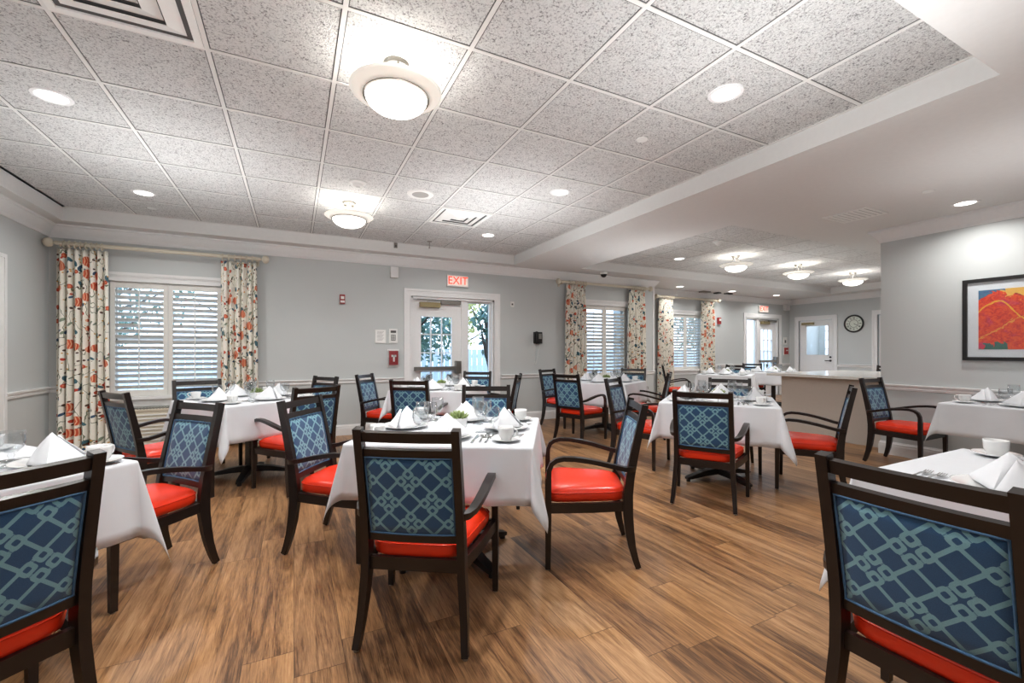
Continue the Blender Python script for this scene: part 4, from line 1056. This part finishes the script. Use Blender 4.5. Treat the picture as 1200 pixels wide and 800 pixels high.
def make_pot():
    t = thing('succulent_pot', '-', 'plant', group='small white pots with succulents')
    bm = bmesh.new(); A = []
    prof = [(.034, 0), (.045, .004), (.05, .05), (.05, .056), (.046, .056), (.044, .046)]
    for r_, z in prof:
        ring = []
        for k in range(24):
            a = 2*PI*k/24; c, s_ = math.cos(a), math.sin(a); q = (abs(c)**5+abs(s_)**5)**(-.2); ring.append(bm.verts.new((r_*q*c, r_*q*s_, z)))
        A.append(ring)
    for a, b in zip(A, A[1:]):
        for k in range(24): bm.faces.new((a[k], a[(k+1)%24], b[(k+1)%24], b[k]))
    bm.faces.new(A[0][::-1]); bm.faces.new(A[-1])
    obj('pot', bm, M['china'], t, smooth='auto')
    bm = bmesh.new(); rnd = random.Random(5)
    for ring, (n, tilt, ln) in enumerate(((5, 80, .045), (8, 62, .05), (10, 42, .05), (10, 26, .045))):
        for k in range(n):
            a = 2*PI*k/n+ring*.4+rnd.uniform(-.1, .1); ti = R(tilt+rnd.uniform(-6, 6)); d = Vector((math.cos(a)*math.cos(ti), math.sin(a)*math.cos(ti), math.sin(ti)))
            b = Vector((math.cos(a)*.008*ring, math.sin(a)*.008*ring, .048)); tube(bm, [b, b+d*ln*.35, b+d*ln*.75+Vector((0,0,.003)), b+d*ln+Vector((0,0,.007))], [.004, .0085, .006, .0008], 6)
    obj('succulent', bm, M['leaf_s'], t, smooth=True)
    return t
PRO = dict(plate=make_plate(), saucer=make_saucer(), cup=make_cup(), wine=make_goblet(0), water=make_goblet(1), napkin=make_napkin(), fork=make_cutlery('fork'), knife=make_cutlery('knife'), spoon=make_cutlery('spoon'), pot=make_pot(), table=table0, cloth=None)
used = set()
def put(key, x, y, z, rz, label):
    p = PRO[key]
    if key not in used:
        used.add(key); p.location = (x, y, z); p.rotation_euler = (0,0,R(rz)); p['label'] = label; return p
    return dup(p, (x, y, z), rz, label)
SIDE = dict(n=(180, 'near side'), f=(0, 'far side'), l=(90, 'left side'), r=(-90, 'right side'))   # outward heading relative to table
ZTOP = .7426
def dining_table(x, y, rz, name, sides, cloth=0, cut=True, pot=True, glasses=2, seed=1, side_names=None, shift={}, cup_shift={}):
    rnd = random.Random(seed)
    put('table', x, y, 0, rz, 'dark square pedestal table under the white cloth of the '+name)
    c = CLOTHS[cloth]
    if 'cat' not in c.keys() and 'label' not in c.keys(): c.location = (x, y, 0); c.rotation_euler = (0,0,R(rz))
    else: c = c.copy(); COL.objects.link(c); c.location = (x, y, 0); c.rotation_euler = (0,0,R(rz+90*(seed % 4)))
    tag(c, 'white cloth draped over the '+name, 'tablecloth', 'white square tablecloths')
    if pot:
        a = R(rz); put('pot', x-.05*math.sin(a)+.0, y+.05*math.cos(a), ZTOP, rz+20, 'small white pot with green succulent on the '+name)
    for s in sides:
        ang, sn = SIDE[s]
        if side_names: sn = side_names.get(s, sn)
        a = R(rz+ang); ox, oy = -math.sin(a), math.cos(a)          # outward
        rx, ry = -oy, ox                                           # the diner's right hand (facing inwards)
        face = rz+ang+180                                          # diner's forward heading
        def P(o, r_): return x+ox*o+rx*r_, y+oy*o+ry*r_
        j = lambda m: rnd.uniform(-m, m)
        tail = ' at the %s of the %s' % (sn, name)
        sh = -shift.get(s, 0)
        px, py = P(.30+j(.01), j(.015)+sh); put('plate', px, py, ZTOP, 0, 'white dinner plate'+tail)
        put('napkin', px, py, ZTOP+.012, face+j(14), 'white peaked napkin'+tail)
        cs = cup_shift.get(s, (0, 0)); sx, sy = P(.35+j(.015)+cs[0], .33+j(.015)+cs[1]); put('saucer', sx, sy, ZTOP, 0, 'white saucer'+tail); put('cup', sx, sy, ZTOP+.0075, face+j(50)-20, 'white coffee cup'+tail)
        if glasses > 0: gx, gy = P(.10+j(.02), .15+j(.02)); put('wine', gx, gy, ZTOP, 0, 'tall wine glass'+tail)
        if glasses > 1: gx, gy = P(.13+j(.02), .245+j(.02)); put('water', gx, gy, ZTOP, 0, 'squat water goblet'+tail)
        if cut:
            for key, r_, nm in (('fork', -.165, 'inner fork'), ('fork', -.205, 'outer fork'), ('knife', .165, 'steel knife'), ('spoon', .20, 'inner spoon'), ('spoon', .235, 'outer spoon')):
                gx, gy = P(.315+j(.01), r_+sh); put(key, gx, gy, ZTOP+.0005, face+j(2), nm+tail)
N1 = dict(n='near side', f='far side', l='left side', r='right side')
dining_table(.865, 2.465, -31.8, 'centre front table', 'nflr', 0, seed=1)
dining_table(-1.25, 2.36, -46.7, 'front left table', 'fr', 1, seed=2, shift=dict(f=.25), cup_shift=dict(r=(.045, .05)))
dining_table(3.60, 2.84, -53.3, 'table left of the half wall', 'nflr', 2, seed=3)
dining_table(-.37, 4.90, -56.3, 'large window table', 'nflr', 1, seed=4, cut=True)
dining_table(1.63, 5.27, -36.1, 'exit door table', 'nflr', 0, seed=5, cut=True)
dining_table(4.23, 5.31, -60.3, 'middle window table', 'nflr', 2, seed=6, cut=False)
dining_table(5.60, 1.335, 0., 'side table under the painting', 'lf', 0, seed=7, pot=False, side_names=dict(l='room side', f='end side'))
dining_table(2.36, .44, 0., 'front right table', 'lr', 1, seed=8, pot=False, glasses=0, shift=dict(l=.13), side_names=dict(l='near side', r='far side'))
dining_table(7.70, 5.90, -59., 'third window table', 'nflr', 2, seed=9, cut=False, glasses=1)
dining_table(9.35, 6.0, -63., 'farthest table', 'nflr', 0, seed=10, cut=False, glasses=1)

put('water', 2.72, .60, ZTOP, 0, 'squat water goblet beside the far cup of the front right table')
put('wine', 2.55, .28, ZTOP, 0, 'tall wine glass at the middle of the front right table')
# ------------------------------------------------------------------ outside
struct('trim_13', boxes((-12, 30, YB+.2, YB+30, -.25, -.1)), M['grass'], 'pale lawn outside the windows')
t = thing('garden_fence', 'white picket fence seen through the glazed exit door', 'fence', (0, 11.5, -.1))
obj('rails', boxes((-8, 22, 0, .04, .3, .4), (-8, 22, 0, .04, 1.1, 1.2)), M['fence'], t)
obj('pickets', boxes(*[(-8+.16*k, -8+.16*k+.14, -.02, 0, 0, 1.35) for k in range(187)]), M['fence'], t)['kind'] = 'stuff'
def tree(x, y, h, r_, leaf, label, seed, n=2600, base=.4):
    rnd = random.Random(seed); t = thing('garden_tree', label, 'tree', (x, y, -.1))
    bm = bmesh.new(); tube(bm, [(0,0,0), (.05,.02,h*.3), (-.03,.04,h*.6), (.02,0,h*.9)], [.09,.075,.05,.02], 8)
    for k in range(7):
        a = rnd.uniform(0, 6.28); z = h*rnd.uniform(.3, .7); tube(bm, [(0,0,z), (r_*.4*math.cos(a), r_*.4*math.sin(a), z+.3), (r_*.8*math.cos(a), r_*.8*math.sin(a), z+.7)], [.04,.025,.01], 6)
    obj('trunk', bm, M['bark'], t, smooth=True)
    bm = bmesh.new(); cl = [(rnd.uniform(-.6,.6)*r_, rnd.uniform(-.6,.6)*r_, h*rnd.uniform(base, 1.), rnd.uniform(.3,.55)*r_) for _ in range(12)]
    for k in range(n):
        c = rnd.choice(cl); d = Vector((rnd.gauss(0,1), rnd.gauss(0,1), rnd.gauss(0,1))).normalized()*c[3]*rnd.uniform(.5, 1.1)
        p = Vector(c[:3])+d; u = Vector((rnd.gauss(0,1), rnd.gauss(0,1), rnd.gauss(0,1))).normalized(); w = u.cross(Vector((rnd.gauss(0,1), rnd.gauss(0,1), 1))).normalized(); s_ = rnd.uniform(.05, .10)
        bm.faces.new([bm.verts.new(p+u*s_), bm.verts.new(p+w*s_*.5), bm.verts.new(p-u*s_), bm.verts.new(p-w*s_*.5)])
    obj('foliage', bm, leaf, t)
tree(2.3, 9.9, 3.4, 1.2, M['leaf'], 'dark green tree behind the middle of the glazed exit door', 1)
tree(4.9, 13.8, 4.4, 1.8, M['leaf_y'], 'yellow green tree beyond the fence, right of the exit door', 2)
tree(3.75, 8.6, 2.9, .55, M['leaf'], 'slim leafy tree close behind the exit sidelight', 3, 900, .15)
tree(-.9, 14.5, 4.6, 1.8, M['leaf'], 'broad tree outside the large left window', 4)
tree(-4.2, 14.2, 4.6, 1.6, M['leaf'], 'tree outside the left edge of the large window', 5)
tree(16.5, 13.6, 3.6, 1.2, M['leaf'], 'tree outside the far exit door', 8, 1500)

# ------------------------------------------------------------------ light, camera
w = bpy.data.worlds.new('sky'); SC.world = w; w.use_nodes = True; nt = w.node_tree
bg = nt.nodes['Background']; bg.inputs[1].default_value = 3.6
tc = nt.nodes.new('ShaderNodeTexCoord'); sp = nt.nodes.new('ShaderNodeSeparateXYZ'); rp = nt.nodes.new('ShaderNodeValToRGB')
nt.links.new(tc.outputs['Generated'], sp.inputs[0]); nt.links.new(sp.outputs[2], rp.inputs[0]); nt.links.new(rp.outputs[0], bg.inputs[0])
rp.color_ramp.elements[0].color = (.72, .84, 1, 1); rp.color_ramp.elements[1].color = (.30, .55, 1, 1)
# added soft fill lamps without fixtures, over the dining areas and behind the viewer
for x, y, e, s_ in ((.5, 3.2, 10, 1.6), (.5, -1.4, 24, 1.6), (4.6, .4, 10, 1.2), (8.2, 4.7, 14, 1.8), (10.6, 5.4, 8, 1.2)):
    lamp('fill_lamp', 'AREA', (x, y, 2.43 if y > 3 or s_ > 1.3 else 2.5), e, s_, c=(1, .99, .98))
for x, y, e in ((-.9, 1.0, 15), (1.9, 1.2, 19), (-.9, 4.3, 17), (1.9, 4.2, 19), (4.6, 1.0, 6), (4.4, 4.6, 7), (7.4, 5.0, 7), (10., 5.0, 7), (1.5, -1.8, 26)):
    lamp('ceiling_fill', 'AREA', (x, y, 1.85), e*.95, 1.5, rot=(PI,0,0), c=(.97, .985, 1.))  # upward fill added in mid-air to brighten the ceilings
for o in bpy.data.objects:
    if o.type == 'LIGHT': o.visible_glossy = o.name.startswith('down')
cd = bpy.data.cameras.new('camera'); cam = bpy.data.objects.new('camera', cd); COL.objects.link(cam); SC.camera = cam
cd.sensor_width = 36; cd.sensor_fit = 'HORIZONTAL'; cd.lens = 36*513/1200
cam.location = (0, 0, 1.2); cam.rotation_euler = (R(90), 0, -.459)
cd.shift_x = 2/1200; cd.shift_y = 11.1/1200; cd.clip_start = .05
SC.view_settings.view_transform = 'Standard'; SC.view_settings.look = 'None'; SC.view_settings.exposure = .28; SC.view_settings.gamma = 1
